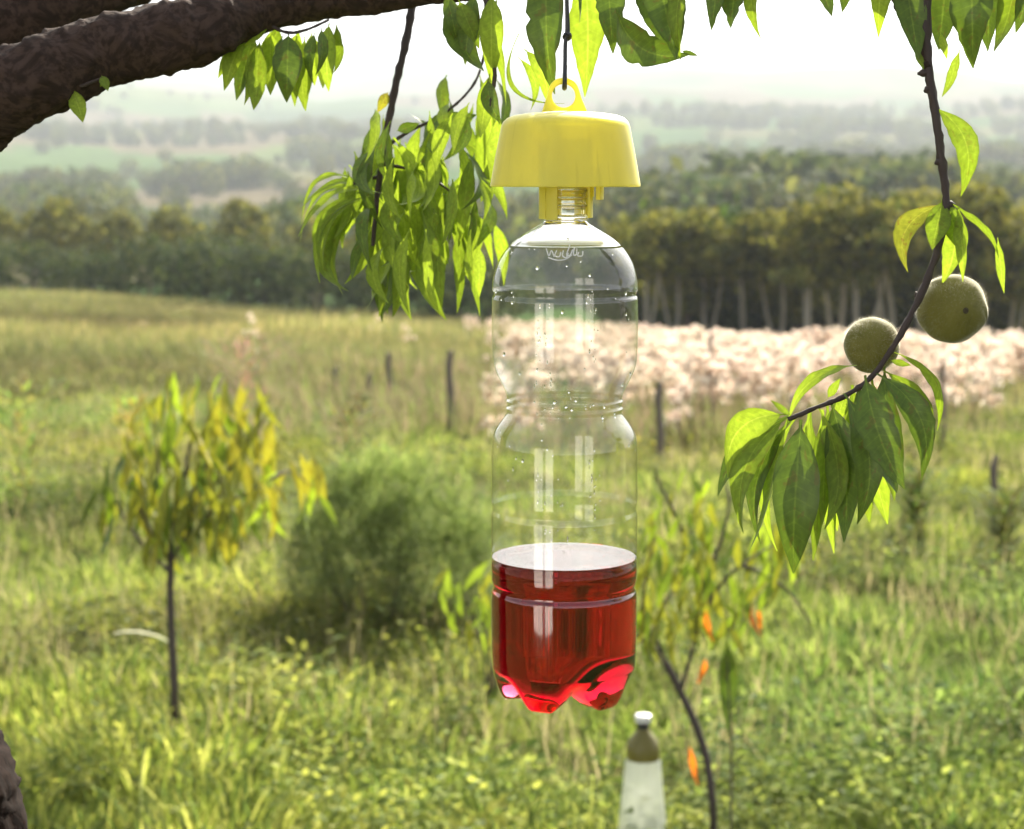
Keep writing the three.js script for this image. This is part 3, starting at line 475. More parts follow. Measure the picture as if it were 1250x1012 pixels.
{ // spray under the limb, upper left
  const t = twig([[322, 18], [336, 34], [356, 40], [380, 34], [402, 24]], 1.395, 0.0013, 0.0008); t.k = 1.12;
  for (const [a, b, c, e, m, o] of [[300, 40, 262, 92, 'mid', { roll: 30 }], [302, 44, 276, 112, 'young', { roll: 35, w: 0.3 }], [318, 48, 318, 136, 'mid', { roll: 40, w: 0.34 }], [312, 50, 304, 128, 'young', { roll: -38 }], [352, 40, 350, 124, 'shadeTone', { w: 0.42 }], [345, 44, 340, 100, 'shadeTone', { roll: 30 }], [372, 44, 371, 136, 'young', { roll: -35, w: 0.27, z0: 0.03 }], [384, 40, 378, 100, 'shadeTone', { roll: 25 }], [402, 28, 402, 112, 'young', { roll: 20, w: 0.3 }], [410, 26, 416, 90, 'mid', { roll: 55 }], [330, 30, 286, 60, 'young', { roll: 10 }], [392, 34, 388, 92, 'shadeTone', { roll: -25, z0: -0.02 }], [330, 36, 330, 118, 'young', { w: 0.3, z0: 0.03 }], [310, 40, 290, 124, 'shadeTone', { w: 0.32, z0: 0.02, roll: 15 }], [362, 44, 360, 128, 'mid', { w: 0.3, z0: 0.025 }], [340, 30, 320, 100, 'mid', { w: 0.34, z0: 0.04 }], [398, 34, 394, 110, 'mid', { w: 0.3, z0: 0.02 }], [380, 40, 384, 104, 'young', { w: 0.3, z0: 0.04 }], [366, 36, 344, 112, 'young', { w: 0.28, z0: 0.05 }]]) leaf(t, a, b, c, e, m, o);
  const s = twig([[86, 92], [98, 104], [112, 100], [128, 94]], 1.34, 0.0014, 0.0008);
  leaf(s, 88, 108, 103, 150, 'young', { w: 0.5, roll: 20 }); leaf(s, 124, 92, 132, 112, 'mid', { w: 0.6 }); leaf(s, 130, 94, 122, 106, 'young', { w: 0.5 });
}
{ // drooping leafy shoot left of the bottle, a little farther away
  const t = twig([[504, -6], [498, 40], [484, 100], [474, 150], [466, 200], [460, 245], [455, 300]], 1.5, 0.0034, 0.0015), r = rng(71); t.k = 0.82;
  const hand = [[462, 150, 440, 190, 'shadeTone', { roll: 30, w: 0.4 }], [484, 160, 512, 150, 'shadeTone', { w: 0.6 }], [452, 172, 446, 205, 'mid', { roll: 50 }], [470, 240, 360, 285, 'young', { side: 0.42, w: 0.16, roll: 40 }], [468, 250, 368, 262, 'mid', { side: 0.36, w: 0.15, roll: 50, z0: 0.03 }], [466, 236, 372, 300, 'young', { side: 0.44, w: 0.14, roll: 55, z0: 0.05 }], [452, 240, 384, 322, 'mid', { side: 0.36, w: 0.16, roll: 45 }], [450, 228, 364, 268, 'young', { side: 0.5, w: 0.15, roll: 60 }], [440, 244, 402, 350, 'young', { side: 0.3, w: 0.17, roll: 40 }], [430, 236, 396, 330, 'young', { side: 0.2, w: 0.2, roll: 30 }], [436, 240, 412, 358, 'mid', { side: 0.12, w: 0.22, roll: 20 }], [548, 120, 520, 175, 'shadeTone', { side: -0.4, w: 0.2, roll: 40 }], [535, 150, 582, 140, 'shadeTone', { w: 0.5, bow: 0.2 }], [520, 190, 540, 228, 'shadeTone', { w: 0.5 }], [540, 200, 532, 262, 'young', { w: 0.4 }], [520, 170, 512, 240, 'shadeTone', { w: 0.36, roll: 20 }], [560, 170, 592, 260, 'mid', { side: -0.25, w: 0.22 }], [575, 190, 560, 300, 'mid', { w: 0.24 }], [590, 110, 590, 240, 'young', { w: 0.24, roll: 25 }], [600, 130, 606, 270, 'young', { w: 0.2, roll: 40 }], [580, 260, 600, 330, 'young', { side: -0.2, roll: 30 }], [585, 300, 585, 362, 'young', { w: 0.36 }], [560, 270, 566, 382, 'mid', { w: 0.2, roll: 35 }], [538, 250, 545, 376, 'mid', { w: 0.24, roll: 25 }], [520, 280, 526, 384, 'young', { w: 0.2, roll: 40 }], [500, 280, 500, 384, 'young', { w: 0.22, side: 0.12 }], [575, 280, 598, 384, 'mid', { w: 0.18, roll: 40 }]];
  for (const [a, b, c, e, m, o] of hand) leaf(t, a, b, c, e, m, { ...o, z0: (r() - 0.5) * 0.1 });
  for (let i = 0; i < 84; i++) { // the dense tail of the shoot
    const a = r() * 6.28, q = Math.sqrt(r()), bx = 484 + Math.cos(a) * q * 78, by = 232 + Math.sin(a) * q * 72, l = 60 + r() * 56, dx = (bx - 484) * 0.2 + (r() - 0.5) * 36, z = -0.02 + r() * 0.15;
    leaf(t, bx, by, bx + dx, Math.min(392, by + l), ['shadeTone', 'mid', 'young', 'mid', 'young'][i % 5], { w: 0.22 + r() * 0.12, roll: (r() - 0.5) * 110, side: (r() - 0.5) * 0.5, bow: (r() - 0.5) * 0.5, z0: z, z1: z + (r() - 0.5) * 0.08 });
  }
  for (let i = 0; i < 46; i++) { // thinner growth reaching up towards the cap
    const up = i < 22, bx = up ? 545 + r() * 62 : 440 + r() * 130, by = up ? 84 + r() * 190 : 130 + r() * 90, l = 44 + r() * 40, z = (r() - 0.5) * 0.14;
    leaf(t, bx, by, bx + (r() - 0.5) * 50, by + l, ['young', 'mid', 'young', 'shadeTone'][i % 4], { w: 0.22 + r() * 0.14, roll: (r() - 0.5) * 120, side: (r() - 0.5) * 0.6, z0: z, z1: z + (r() - 0.5) * 0.06 });
  }
  leaf(t, 474, 112, 460, 138, 'gold', { w: 0.6 });
  for (const q of [[[470, 180], [500, 160], [540, 140], [580, 100], [596, 40]], [[464, 215], [430, 225], [400, 240]], [[468, 200], [510, 210], [545, 230], [575, 262]]]) twig(q, 1.5, 0.0015, 0.0008, 6);
}
{ // leaves at the top round the wire
  const t = twig([[592, -14], [598, 40], [604, 90], [598, 130]], 1.3, 0.002, 0.001);
  for (const [a, b, c, e, m, o] of [[552, -6, 592, 90, 'shadeTone', { w: 0.36, side: 0.12 }], [580, -10, 566, 78, 'shadeTone', { w: 0.34, roll: 25 }], [600, -8, 600, 100, 'young', { w: 0.3 }], [606, 0, 628, 128, 'young', { w: 0.16, side: 0.06, roll: 45 }], [632, 70, 648, 136, 'young', { w: 0.2, side: -0.2 }], [640, 60, 668, 140, 'young', { w: 0.26, side: -0.2, roll: 20 }], [596, 96, 612, 150, 'shadeTone', { w: 0.4, side: 0.1 }], [598, 90, 586, 170, 'young', { w: 0.3 }], [560, 0, 585, 60, 'mid', { w: 0.4 }], [545, -10, 560, 60, 'shadeTone', { w: 0.3 }], [608, 140, 604, 236, 'young', { w: 0.3, roll: 20 }], [634, 40, 690, 128, 'mid', { w: 0.06, side: 0.4 }]]) leaf(t, a, b, c, e, m, o);
  const s = twig([[668, -40], [664, -20], [668, -10]], 1.2, 0.002, 0.0015);
  leaf(s, 668, -46, 672, 112, 'shadeTone', { w: 0.34, roll: 15, rag: 0.3, z0: 0.04 }); leaf(s, 712, -48, 714, 116, 'young', { w: 0.3, rag: 0.25, side: -0.03, z0: 0.05 }); leaf(s, 716, -40, 716, 30, 'shadeTone', { w: 0.2, roll: 50, z0: 0.02 }); leaf(s, 652, -40, 676, 90, 'mid', { w: 0.2, z0: 0.06 });
  const u = twig([[760, -46], [770, -30], [800, -20], [860, -24], [905, -30]], 1.16, 0.002, 0.001);
  for (const [a, b, c, e, m, o] of [[740, -60, 748, 62, 'shadeTone', { w: 0.34, rag: 0.3 }], [752, 10, 842, 66, 'shadeTone', { w: 0.46, side: 0.2, rag: 0.3, bow: 0.12, roll: 20 }], [800, -50, 826, 76, 'shadeTone', { w: 0.42, rag: 0.25 }], [778, -40, 812, 60, 'shadeTone', { w: 0.34, roll: 20, z0: 0.02 }], [838, -46, 824, 70, 'mid', { w: 0.24, roll: 30, rag: 0.4, z0: -0.01 }], [880, -50, 868, 40, 'shadeTone', { w: 0.3, rag: 0.4 }], [902, -60, 892, 36, 'shadeTone', { w: 0.42, rag: 0.5 }], [916, -50, 922, 46, 'mid', { w: 0.26, rag: 0.3, roll: 25 }], [832, 62, 852, 68, 'shadeTone', { w: 0.3 }]]) leaf(u, a, b, c, e, m, o);
}
{ // twig on the right that carries the two fruits
  const t = twig([[1128, -60], [1131, 30, 0], [1134, 90], [1144, 150], [1150, 200], [1155, 250], [1146, 300], [1128, 350], [1104, 400], [1082, 436, 0], [1062, 462], [1030, 484], [990, 500], [962, 512]], 1.17, 0.0029, 0.0012, 12); t.k = 0.86;
  for (const [a, b, c, e, m, o] of [ // canopy leaves along the top
    [990, -60, 1016, 22, 'shadeTone', { w: 0.4, rag: 0.3 }], [1040, -70, 1028, 14, 'shadeTone', { w: 0.5 }], [1086, -60, 1070, 42, 'young', { w: 0.36, rag: 0.3, roll: 10 }], [1100, -60, 1122, 76, 'shadeTone', { w: 0.36, rag: 0.15 }], [1160, -70, 1146, 64, 'shadeTone', { w: 0.46, z0: 0.02 }], [1186, -60, 1188, 80, 'shadeTone', { w: 0.5, rag: 0.2, z0: -0.01 }], [1210, -60, 1206, 62, 'shadeTone', { w: 0.44, z0: 0.02 }], [1250, -60, 1218, 70, 'mid', { w: 0.32, roll: 15 }], [1270, -50, 1240, 40, 'shadeTone', { w: 0.4 }], [1148, 40, 1156, 72, 'young', { w: 0.4 }], [1172, 60, 1152, 120, 'young', { w: 0.26, roll: 30 }], [1118, 60, 1128, 86, 'mid', { w: 0.4 }],
    [1140, 130, 1170, 240, 'mid', { w: 0.34, side: -0.24, roll: 10, bow: 0.08 }], [1152, 248, 1106, 330, 'olive', { w: 0.42, side: 0.3, roll: 25 }], [1150, 244, 1136, 306, 'mid', { w: 0.6, roll: -10 }], [1156, 246, 1176, 310, 'mid', { w: 0.5, roll: 10 }], [1162, 250, 1150, 346, 'young', { w: 0.4, side: -0.1 }], [1170, 252, 1178, 344, 'young', { w: 0.26, side: -0.08, roll: 35 }], [1158, 246, 1226, 306, 'mid', { w: 0.16, side: -0.2, roll: 50 }], [1218, 290, 1222, 358, 'young', { w: 0.22, roll: 30 }],
    // whorl of leaves below the fruits
    [1046, 446, 958, 508, 'young', { w: 0.2, side: 0.12, roll: 40 }], [960, 506, 884, 580, 'young', { w: 0.5, side: 0.3, roll: -20, bow: 0.1 }], [962, 508, 878, 608, 'shadeTone', { w: 0.28, side: 0.16, roll: 20 }], [958, 510, 896, 636, 'young', { w: 0.24, side: 0.1, z0: 0.02, roll: 15 }], [960, 510, 908, 652, 'mid', { w: 0.3, side: 0.14, roll: 15 }], [962, 512, 936, 680, 'mid', { w: 0.2, side: 0.14, roll: 55 }], [970, 512, 942, 672, 'young', { w: 0.16, side: 0.12, z0: 0.015, roll: 35 }], [978, 512, 966, 702, 'shadeTone', { w: 0.38, side: 0.0, roll: 5, bow: 0.05, z0: -0.01 }], [1000, 498, 1016, 644, 'mid', { w: 0.26, side: -0.1, roll: 30 }], [990, 500, 1004, 682, 'mid', { w: 0.18, z0: 0.02, roll: 40 }], [1010, 494, 1022, 650, 'young', { w: 0.22, z0: 0.025 }], [1004, 500, 1016, 676, 'young', { w: 0.2, z0: 0.03, roll: 20 }], [1014, 490, 1030, 660, 'shadeTone', { w: 0.34, side: -0.06 }], [1030, 480, 1048, 640, 'shadeTone', { w: 0.31, side: -0.1, roll: -15, z0: -0.005 }], [1040, 470, 1062, 640, 'mid', { w: 0.32, z0: 0.02, rag: 0.2 }],
    [1056, 458, 1104, 596, 'shadeTone', { w: 0.42, side: 0.05, bow: 0.12, rag: 0.25, z0: -0.02 }], [1020, 490, 1012, 640, 'mid', { w: 0.24, z0: 0.012, roll: 25 }], [1046, 470, 1062, 624, 'shadeTone', { w: 0.27, z0: 0.008, roll: -20 }], [1064, 462, 1092, 612, 'mid', { w: 0.3, z0: 0.012 }], [1080, 448, 1110, 590, 'shadeTone', { w: 0.27, z0: 0.004, roll: 25 }], [988, 503, 986, 664, 'young', { w: 0.2, z0: 0.01, roll: 30 }], [966, 512, 924, 664, 'shadeTone', { w: 0.2, side: 0.14, z0: 0.006, roll: 10 }], [1070, 456, 1124, 586, 'shadeTone', { w: 0.32, side: -0.2, rag: 0.2, z0: -0.005 }], [1078, 452, 1130, 560, 'mid', { w: 0.3, side: -0.24, roll: 20 }], [1092, 430, 1136, 530, 'mid', { w: 0.2, side: -0.34, roll: 45 }], [1040, 470, 1084, 642, 'young', { w: 0.3, z0: 0.03 }], [1050, 476, 1094, 600, 'shadeTone', { w: 0.5, rag: 0.35, z0: 0.01 }], [1010, 486, 1026, 462, 'young', { w: 0.5, z0: 0.02 }], [1034, 478, 1018, 520, 'young', { w: 0.5, z0: 0.02 }], [1086, 440, 1112, 446, 'mid', { w: 0.4 }], [966, 508, 940, 488, 'mid', { w: 0.3 }]]) leaf(t, a, b, c, e, m, o);
  for (const [x, y, dx, dy] of [[1134, 88, -14, 2], [1136, 108, -8, 4], [1150, 196, -9, 4], [1156, 250, 10, 0]]) { // buds
    const a = at(x, y, 1.17), b = at(x + dx, y + dy, 1.17), m = add('bud', rebased(sweep([[a, 0.0022], [a.clone().lerp(b, 0.5), 0.0026], [b, 0.0008]], 7, 6), t.o), shootMat, t); m.userData = {};
  }
}
// ───────────────────────── two peaches ─────────────────────────
const fuzz = texture(256, 256, (u, v) => { const n = 0.5 * fbm(u * 6, v * 6, 3.1, 4), s = smooth(0.28, 0.5, fbm(u * 17, v * 17, 7, 2)) * 0.22; return [0.385 + 0.06 * n - s * 0.12, 0.37 + 0.05 * n - s * 0.13, 0.14 + 0.05 * n - s * 0.1]; });
const peachMat = new THREE.MeshPhysicalMaterial({ name: 'downy green peach skin', map: fuzz, roughness: 0.85, sheen: 1, sheenColor: lin(1, 0.97, 0.85), sheenRoughness: 0.6, bumpMap: fuzz, bumpScale: 0.0002 });
const fuzzMat = new THREE.MeshPhysicalMaterial({ name: 'peach down', color: lin(0.93, 0.9, 0.8), roughness: 0.6, transmission: 0.75, thickness: 0 });
function peachFruit(px, py, rpx, d, axis, label, scar) {
  const c = at(px, py, d), R = rpx * d / F, g = base('peach', c), s = new THREE.SphereGeometry(R, 64, 48), p = s.attributes.position;
  for (let i = 0; i < p.count; i++) {
    const v = V(p.getX(i), p.getY(i), p.getZ(i)), n = v.clone().normalize(), th = Math.atan2(n.z, n.x), pole = Math.abs(n.y);
    let k = 1 - 0.045 * Math.exp(-Math.pow((th - 1.2) / 0.22, 2)) * (1 - pole * 0.4) - 0.13 * Math.exp(-Math.pow(Math.acos(clamp(n.y, -1, 1)) / 0.3, 2)) + 0.03 * Math.exp(-Math.pow((Math.PI - Math.acos(clamp(n.y, -1, 1))) / 0.22, 2)) + 0.055 * noise.noise(n.x * 1.3 + px, n.y * 1.7, n.z * 1.7);
    v.multiplyScalar(k); p.setXYZ(i, v.x, v.y, v.z);
  }
  s.computeVertexNormals();
  const f = add('fruit', s, peachMat, g), q = new THREE.Quaternion().setFromUnitVectors(V(0, 1, 0), axis.clone().normalize()); f.quaternion.copy(q);
  add('stalk', sweep([[V(0, R * 0.8, 0), R * 0.09], [V(R * 0.03, R * 0.98, 0), R * 0.07], [V(0, R * 1.14, R * 0.02), R * 0.09]], 8, 8), shootMat, g).quaternion.copy(q);
  if (scar) { const e = scar.clone().normalize(), t = add('blossom_scar', new THREE.SphereGeometry(R * 0.1, 14, 10).scale(1, 1, 0.35), new THREE.MeshStandardMaterial({ name: 'dried scar', color: lin(0.05, 0.04, 0.02), roughness: 1 }), g); t.position.copy(e).multiplyScalar(R * 0.985); t.quaternion.setFromUnitVectors(V(0, 0, 1), e); }
  const r = rng(px), hair = new THREE.ConeGeometry(0.00002, 1, 3, 1).translate(0, 0.5, 0), hm = new THREE.InstancedMesh(hair, fuzzMat, 9000), M = new THREE.Matrix4(), up = V(0, 1, 0);
  for (let i = 0; i < 9000; i++) { const n = V(r() - 0.5, r() - 0.5, r() - 0.5).normalize(), t = n.clone().add(V(r() - 0.5, r() - 0.5, r() - 0.5).multiplyScalar(0.8)).normalize(); hm.setMatrixAt(i, M.compose(n.multiplyScalar(R * 0.965), new THREE.Quaternion().setFromUnitVectors(up, t), V(1, R * 0.03 + 0.0008 + 0.0016 * r(), 1))); }
  hm.name = 'fuzz'; hm.userData.kind = 'stuff'; g.add(hm);
  tag(g, label, 'peach', null);
}
peachFruit(1162, 377, 42.5, 1.19, V(-0.9, 0.35, -0.35), 'green peach to the right of the twig, with a dark spot on its face', V(0.18, 0.02, 0.98));
peachFruit(1064, 421, 34, 1.19, V(0.8, 0.25, -0.4), 'smaller green peach to the left of the twig, above the leaves');

// ───────────────────────── whitewashed shed added out of view, to mirror as pale streaks in the bottle ─────────────────────────
{
  const g = base('added_shed', V(-2.9, ground(-2.9, 3.2), 3.2)), white = new THREE.MeshStandardMaterial({ name: 'whitewash', color: lin(0.88, 0.87, 0.84), roughness: 0.85 }), grey = new THREE.MeshStandardMaterial({ name: 'grey door paint', color: lin(0.16, 0.17, 0.18), roughness: 0.6 }), tin = new THREE.MeshStandardMaterial({ name: 'roof sheet', color: lin(0.25, 0.22, 0.2), roughness: 0.6 });
  g.rotation.y = Math.PI - 0.58; // its front (+z) looks at the tree
  const bx = (n, x, y, z, w, h, d, m, p = g) => { const o = add(n, new THREE.BoxGeometry(w, h, d), m, p); o.position.set(x, y, z); return o; };
  bx('wall', -0.85, 1.3, 0, 1.1, 2.7, 0.12, white); bx('wall', 0.75, 1.3, 0, 1.3, 2.7, 0.12, white); bx('wall', -0.05, 2.35, 0, 0.5, 0.6, 0.12, white);
  bx('wall', -1.34, 1.3, -1.06, 0.12, 2.7, 2, white); bx('wall', 1.34, 1.3, -1.06, 0.12, 2.7, 2, white); bx('wall', 0, 1.3, -2.12, 2.8, 2.7, 0.12, white);
  const door = bx('door', -0.05, 1.0, -0.02, 0.49, 2.08, 0.05, grey); bx('handle', 0.18, 0, 0.04, 0.03, 0.12, 0.03, tin, door);
  const roof = bx('roof', 0, 2.78, -1.06, 3.2, 0.08, 2.7, tin); roof.rotation.x = 0.12;
  tag(g, 'small added white shed out of view behind the viewer, mirrored as pale streaks in the bottle', 'shed');
}
// ───────────────────────── wire ─────────────────────────
const ZB = 1.18, XB = 0.0318;                                          // the bottle's axis
const yB = (py) => { const k = (H0 / 2 - py) / F; return EYE + ZB * (k * cp - sp) / (cp + k * sp); };
const rB = (py, hw) => { const rel = yB(py) - EYE; return hw * (cp * ZB - sp * rel) / F; };
{
  const w = (px, py, dz) => V(XB + (px - 690) * ZB / F, yB(py), -ZB + dz), r = 0.00125;
  const g = mergeGeometries([sweep([[w(690.5, -50, 0), r], [w(691, 0, 0.001), r], [w(691.5, 44, 0.001), r * 1.3], [w(690, 48, 0.001), r], [w(689, 80, 0.003), r], [w(688.6, 98, 0.006), r * 1.1], [w(688.4, 106, 0.004), r * 1.25], [w(688.5, 107.5, -0.001), r * 1.1], [w(688.8, 100, -0.006), r], [w(689.5, 88, -0.004), r], [w(690, 80, 0.0), r * 0.9]], 10, 90), sweep([[w(692, 40, 0.002), r * 0.8], [w(695, 43, 0.003), r * 0.8], [w(693, 48, -0.002), r * 0.8], [w(688, 46, -0.001), r * 0.8], [w(689, 42, 0.003), r * 0.8]], 8, 20)]);
  const o = w(690, 48, 0), m = add('hanging_wire', rebased(g, o), new THREE.MeshStandardMaterial({ name: 'black coated wire', color: lin(0.02, 0.02, 0.022), roughness: 0.45 })); m.position.copy(o);
  tag(m, 'thin black wire hooked through the yellow cap ring, hanging from the limb', 'wire');
}
// ───────────────────────── the hanging bottle trap ─────────────────────────
const trap = base('bottle_trap', V(XB, yB(867), -ZB)), Y0 = yB(867), U = ZB / F;
{
  const prof = [[229, 25], [232, 27.5], [236, 25.2], [239, 25.2], [242, 27.5], [245, 25.2], [248, 25.2], [251, 27.3], [254, 25], [259, 25], [262, 25.4], [264, 29.5], [267, 29.5], [269, 26], [272, 28], [276, 34], [282, 44], [290, 57], [300, 68.5], [312, 77.5], [325, 84], [340, 88], [350, 89], [354, 88.6], [357, 87], [360, 87], [363, 88.8], [368, 89.2], [395, 89.3], [425, 89], [438, 88], [448, 86], [458, 82], [468, 77], [477, 72.5], [483, 70.5], [486, 70.2], [489, 71.6], [492, 70], [495, 70], [498, 71.6], [501, 70.2], [504, 70.6], [511, 75], [520, 81.5], [529, 86.3], [538, 88.4], [548, 89.2], [580, 89.3], [612, 89.2], [617, 88.2], [620, 87.6], [623, 88.2], [628, 89.2], [660, 89.3], [700, 89.2], [708, 88.6], [713, 87], [717, 87], [721, 88.6], [728, 89.2], [770, 89], [800, 88.4], [812, 87.6]].map(([py, hw]) => [yB(py) - Y0, rB(py, hw)]);
  const yl = prof[prof.length - 1][0], R = prof[prof.length - 1][1];
  const petal = (t, th) => { // bottom: five feet round a shallow dome; t 0 at the rim, 1 at the centre
    const e = Math.pow(Math.min(1, 1.25 * (0.5 + 0.5 * Math.cos(5 * (th - 2.0)))), 0.62), rad = Math.cos(t * Math.PI / 2), s = 1 - rad;
    const dome = yl - 0.0165 * Math.sin(t * Math.PI / 2), rf = 1 - 0.13 * smooth(0, 0.3, t), foot = yl - (yl * 0.74) * Math.pow(smooth(0, 0.36, t), 0.8) * (1 - smooth(0.52, 1, t) * 1.0) - 0.0165 * smooth(0.5, 1, t);
    const inset = 1 - 0.17 * (1 - e) * smooth(0.0, 0.35, t);
    const rr = t < 0.36 ? lerp(1, 0.8, Math.pow(t / 0.36, 1.6)) : t < 0.5 ? lerp(0.8, 0.6, (t - 0.36) / 0.14) : lerp(0.6, 0, (t - 0.5) / 0.5);
    return [lerp(R * rad, R * rr, e) * inset, lerp(dome, foot, e)];
  };
  function shell(p, seg, bottom, shrink) {
    const pos = [], idx = [], nB = bottom ? 46 : 0, rows = p.length + nB;
    for (let i = 0; i < rows; i++) for (let j = 0; j <= seg; j++) {
      const th = (j % seg) / seg * Math.PI * 2; let r, y;
      if (i < p.length) [y, r] = p[i]; else { [r, y] = petal((i - p.length + 1) / nB, th); y += shrink * 0.8; }
      r = Math.max(0.00005, r - shrink); pos.push(Math.cos(th) * r, y, Math.sin(th) * r);
    }
    for (let i = 0; i < rows - 1; i++) for (let j = 0; j < seg; j++) { const a = i * (seg + 1) + j; idx.push(a, a + 1, a + seg + 1, a + 1, a + seg + 2, a + seg + 1); }
    const g = new THREE.BufferGeometry(); g.setAttribute('position', new THREE.Float32BufferAttribute(pos, 3)); g.setIndex(idx); g.computeVertexNormals();
    const N = g.attributes.normal; for (let i = 0; i < rows; i++) { const a = i * (seg + 1), b = a + seg, v = V(N.getX(a) + N.getX(b), N.getY(a) + N.getY(b), N.getZ(a) + N.getZ(b)).normalize(); N.setXYZ(a, v.x, v.y, v.z); N.setXYZ(b, v.x, v.y, v.z); }
    return g;
  }
  // finer rows between the measured ones
  const curve = new THREE.CatmullRomCurve3(prof.map(([y, r]) => V(r, y, 0)), false, 'centripetal'), fine = curve.getPoints(330).map((v) => [v.y, v.x]);
  const pet = new THREE.MeshPhysicalMaterial({ name: 'clear thin plastic', color: lin(0.97, 0.975, 0.96), roughness: 0.055, transmission: 1, thickness: 0, ior: 1.68, side: THREE.DoubleSide });
  add('bottle', shell(fine.filter(([y]) => y < yB(299.5) - Y0), 128, true, 0), pet, trap);
  // the thick neck and the top of the shoulder, solid clear plastic
  const nk = fine.filter(([y]) => y > yB(300) - Y0), ye = nk[nk.length - 1][0], y0 = nk[0][0], inn = nk.map(([y, r]) => [y, Math.max(0.008, r - 0.00004 - 0.0023 * smooth(ye, lerp(ye, y0, 0.6), y))]).reverse();
  const neckG = new THREE.LatheGeometry([...nk, ...inn, nk[0]].map(([y, r]) => new THREE.Vector2(r, y)).reverse(), 96);
  add('neck', neckG, new THREE.MeshPhysicalMaterial({ name: 'thick clear plastic', color: lin(1, 1, 1), roughness: 0.01, transmission: 1, thickness: 0.002, ior: 1.57 }), trap);
  // red liquid
  const yTop = yB(681), liq = fine.filter(([y]) => y < yTop - Y0 - 0.0004), rTop = liq[0][1], gap = 0.0005;
  liq.unshift([yTop - Y0 + 0.0011, rTop - 0.0002], [yTop - Y0 + 0.0003, rTop - 0.0009], [yTop - Y0, rTop - 0.0024]);
  for (let k = 1; k <= 5; k++) liq.unshift([yTop - Y0 - 0.0001, (rTop - 0.0024) * (1 - k / 5) + gap * 0.0]);
  const red = new THREE.MeshPhysicalMaterial({ name: 'red liquid', color: lin(1, 1, 1), roughness: 0, transmission: 1, thickness: 0.08, ior: 1.35, attenuationColor: lin(0.62, 0.004, 0.022), attenuationDistance: 0.07 });
  add('liquid', shell(liq, 128, true, gap), red, trap);
  // drops clinging inside, plus columns of drops added to imitate bright reflection streaks
  const r = rng(88), drops = [];
  const streakDrop = (px, py, s, tall) => { const y = yB(py) - Y0; let k = 0; while (k < fine.length - 1 && fine[k + 1][0] > y) k++; const R1 = fine[k][1], x = (px - 690) * U, z = Math.sqrt(Math.max(1e-8, R1 * R1 - x * x)), th = Math.atan2(z, x), g = new THREE.SphereGeometry(s, 10, 8); g.scale(0.8, tall, 0.45); g.rotateY(Math.PI / 2 - th); g.translate(Math.cos(th) * (R1 - s * 0.42), y, Math.sin(th) * (R1 - s * 0.42)); drops.push(g); };
  for (const [x0, x1, y0, y1, n] of [[654, 659, 368, 462, 46], [664, 672, 364, 462, 50], [650, 676, 454, 464, 16], [712, 724, 348, 364, 18], [717, 725, 366, 435, 42], [655, 672, 488, 504, 14], [712, 720, 478, 492, 8], [654, 662, 556, 636, 44], [664, 690, 596, 606, 12], [650, 690, 628, 634, 14], [656, 696, 640, 662, 60], [712, 724, 520, 560, 20], [710, 730, 566, 574, 14], [717, 728, 576, 632, 36], [606, 616, 515, 540, 16], [622, 630, 520, 570, 8]])
    for (let i = 0; i < n * 0.3; i++) streakDrop(lerp(x0, x1, r()), lerp(y0, y1, r()), 0.0002 + 0.00045 * r(), 1.2 + r() * 1.6);
  for (let i = 0; i < 70; i++) {
    const th = Math.PI * (0.08 + 0.84 * r()), row = fine[Math.floor((0.27 + 0.5 * r()) * fine.length)]; if (row[0] < yTop - Y0 + 0.006) continue;
    const s = 0.0004 + 0.0009 * r() * r(), g = new THREE.SphereGeometry(s, 8, 6); g.scale(1, 1.2, 0.5); g.rotateY(Math.PI / 2 - th); g.translate(Math.cos(th) * (row[1] - s * 0.5), row[0], Math.sin(th) * (row[1] - s * 0.5)); drops.push(g);
  }
  const dm = add('droplets_and_streaks', mergeGeometries(drops), new THREE.MeshPhysicalMaterial({ name: 'water drops and streak glints', roughness: 0.06, transmission: 1, thickness: 0.002, ior: 1.33 }), trap); dm.userData.kind = 'stuff';
  // raised moulded script on the shoulder, too worn to read
  const mark = []; const onShoulder = (px, py) => { const y = yB(py) - Y0; let k = 0; while (k < fine.length - 1 && fine[k + 1][0] > y) k++; const rr = fine[k][1] + 0.0002, x = (px - 690) * U; return V(x, y, Math.sqrt(Math.max(0, rr * rr - x * x))); };
  for (const q of [[666, 301, 669, 309, 672, 303, 675, 310], [678, 303, 676, 309, 681, 310, 683, 305], [686, 303, 685, 309, 689, 311, 692, 306], [694, 296, 690, 309, 694, 308, 697, 302], [699, 300, 698, 308, 701, 308, 702, 301], [704, 305, 703, 309, 708, 309, 709, 304], [668, 311, 678, 314, 688, 313, 696, 308]]) mark.push(sweep([0, 2, 4, 6].map((i) => [onShoulder(q[i], q[i + 1]), 0.00042]), 6, 12));
  add('embossing', mergeGeometries(mark), new THREE.MeshPhysicalMaterial({ name: 'raised clear plastic', color: lin(0.95, 0.95, 0.93), roughness: 0.15, transmission: 0.55, thickness: 0 }), trap);
}
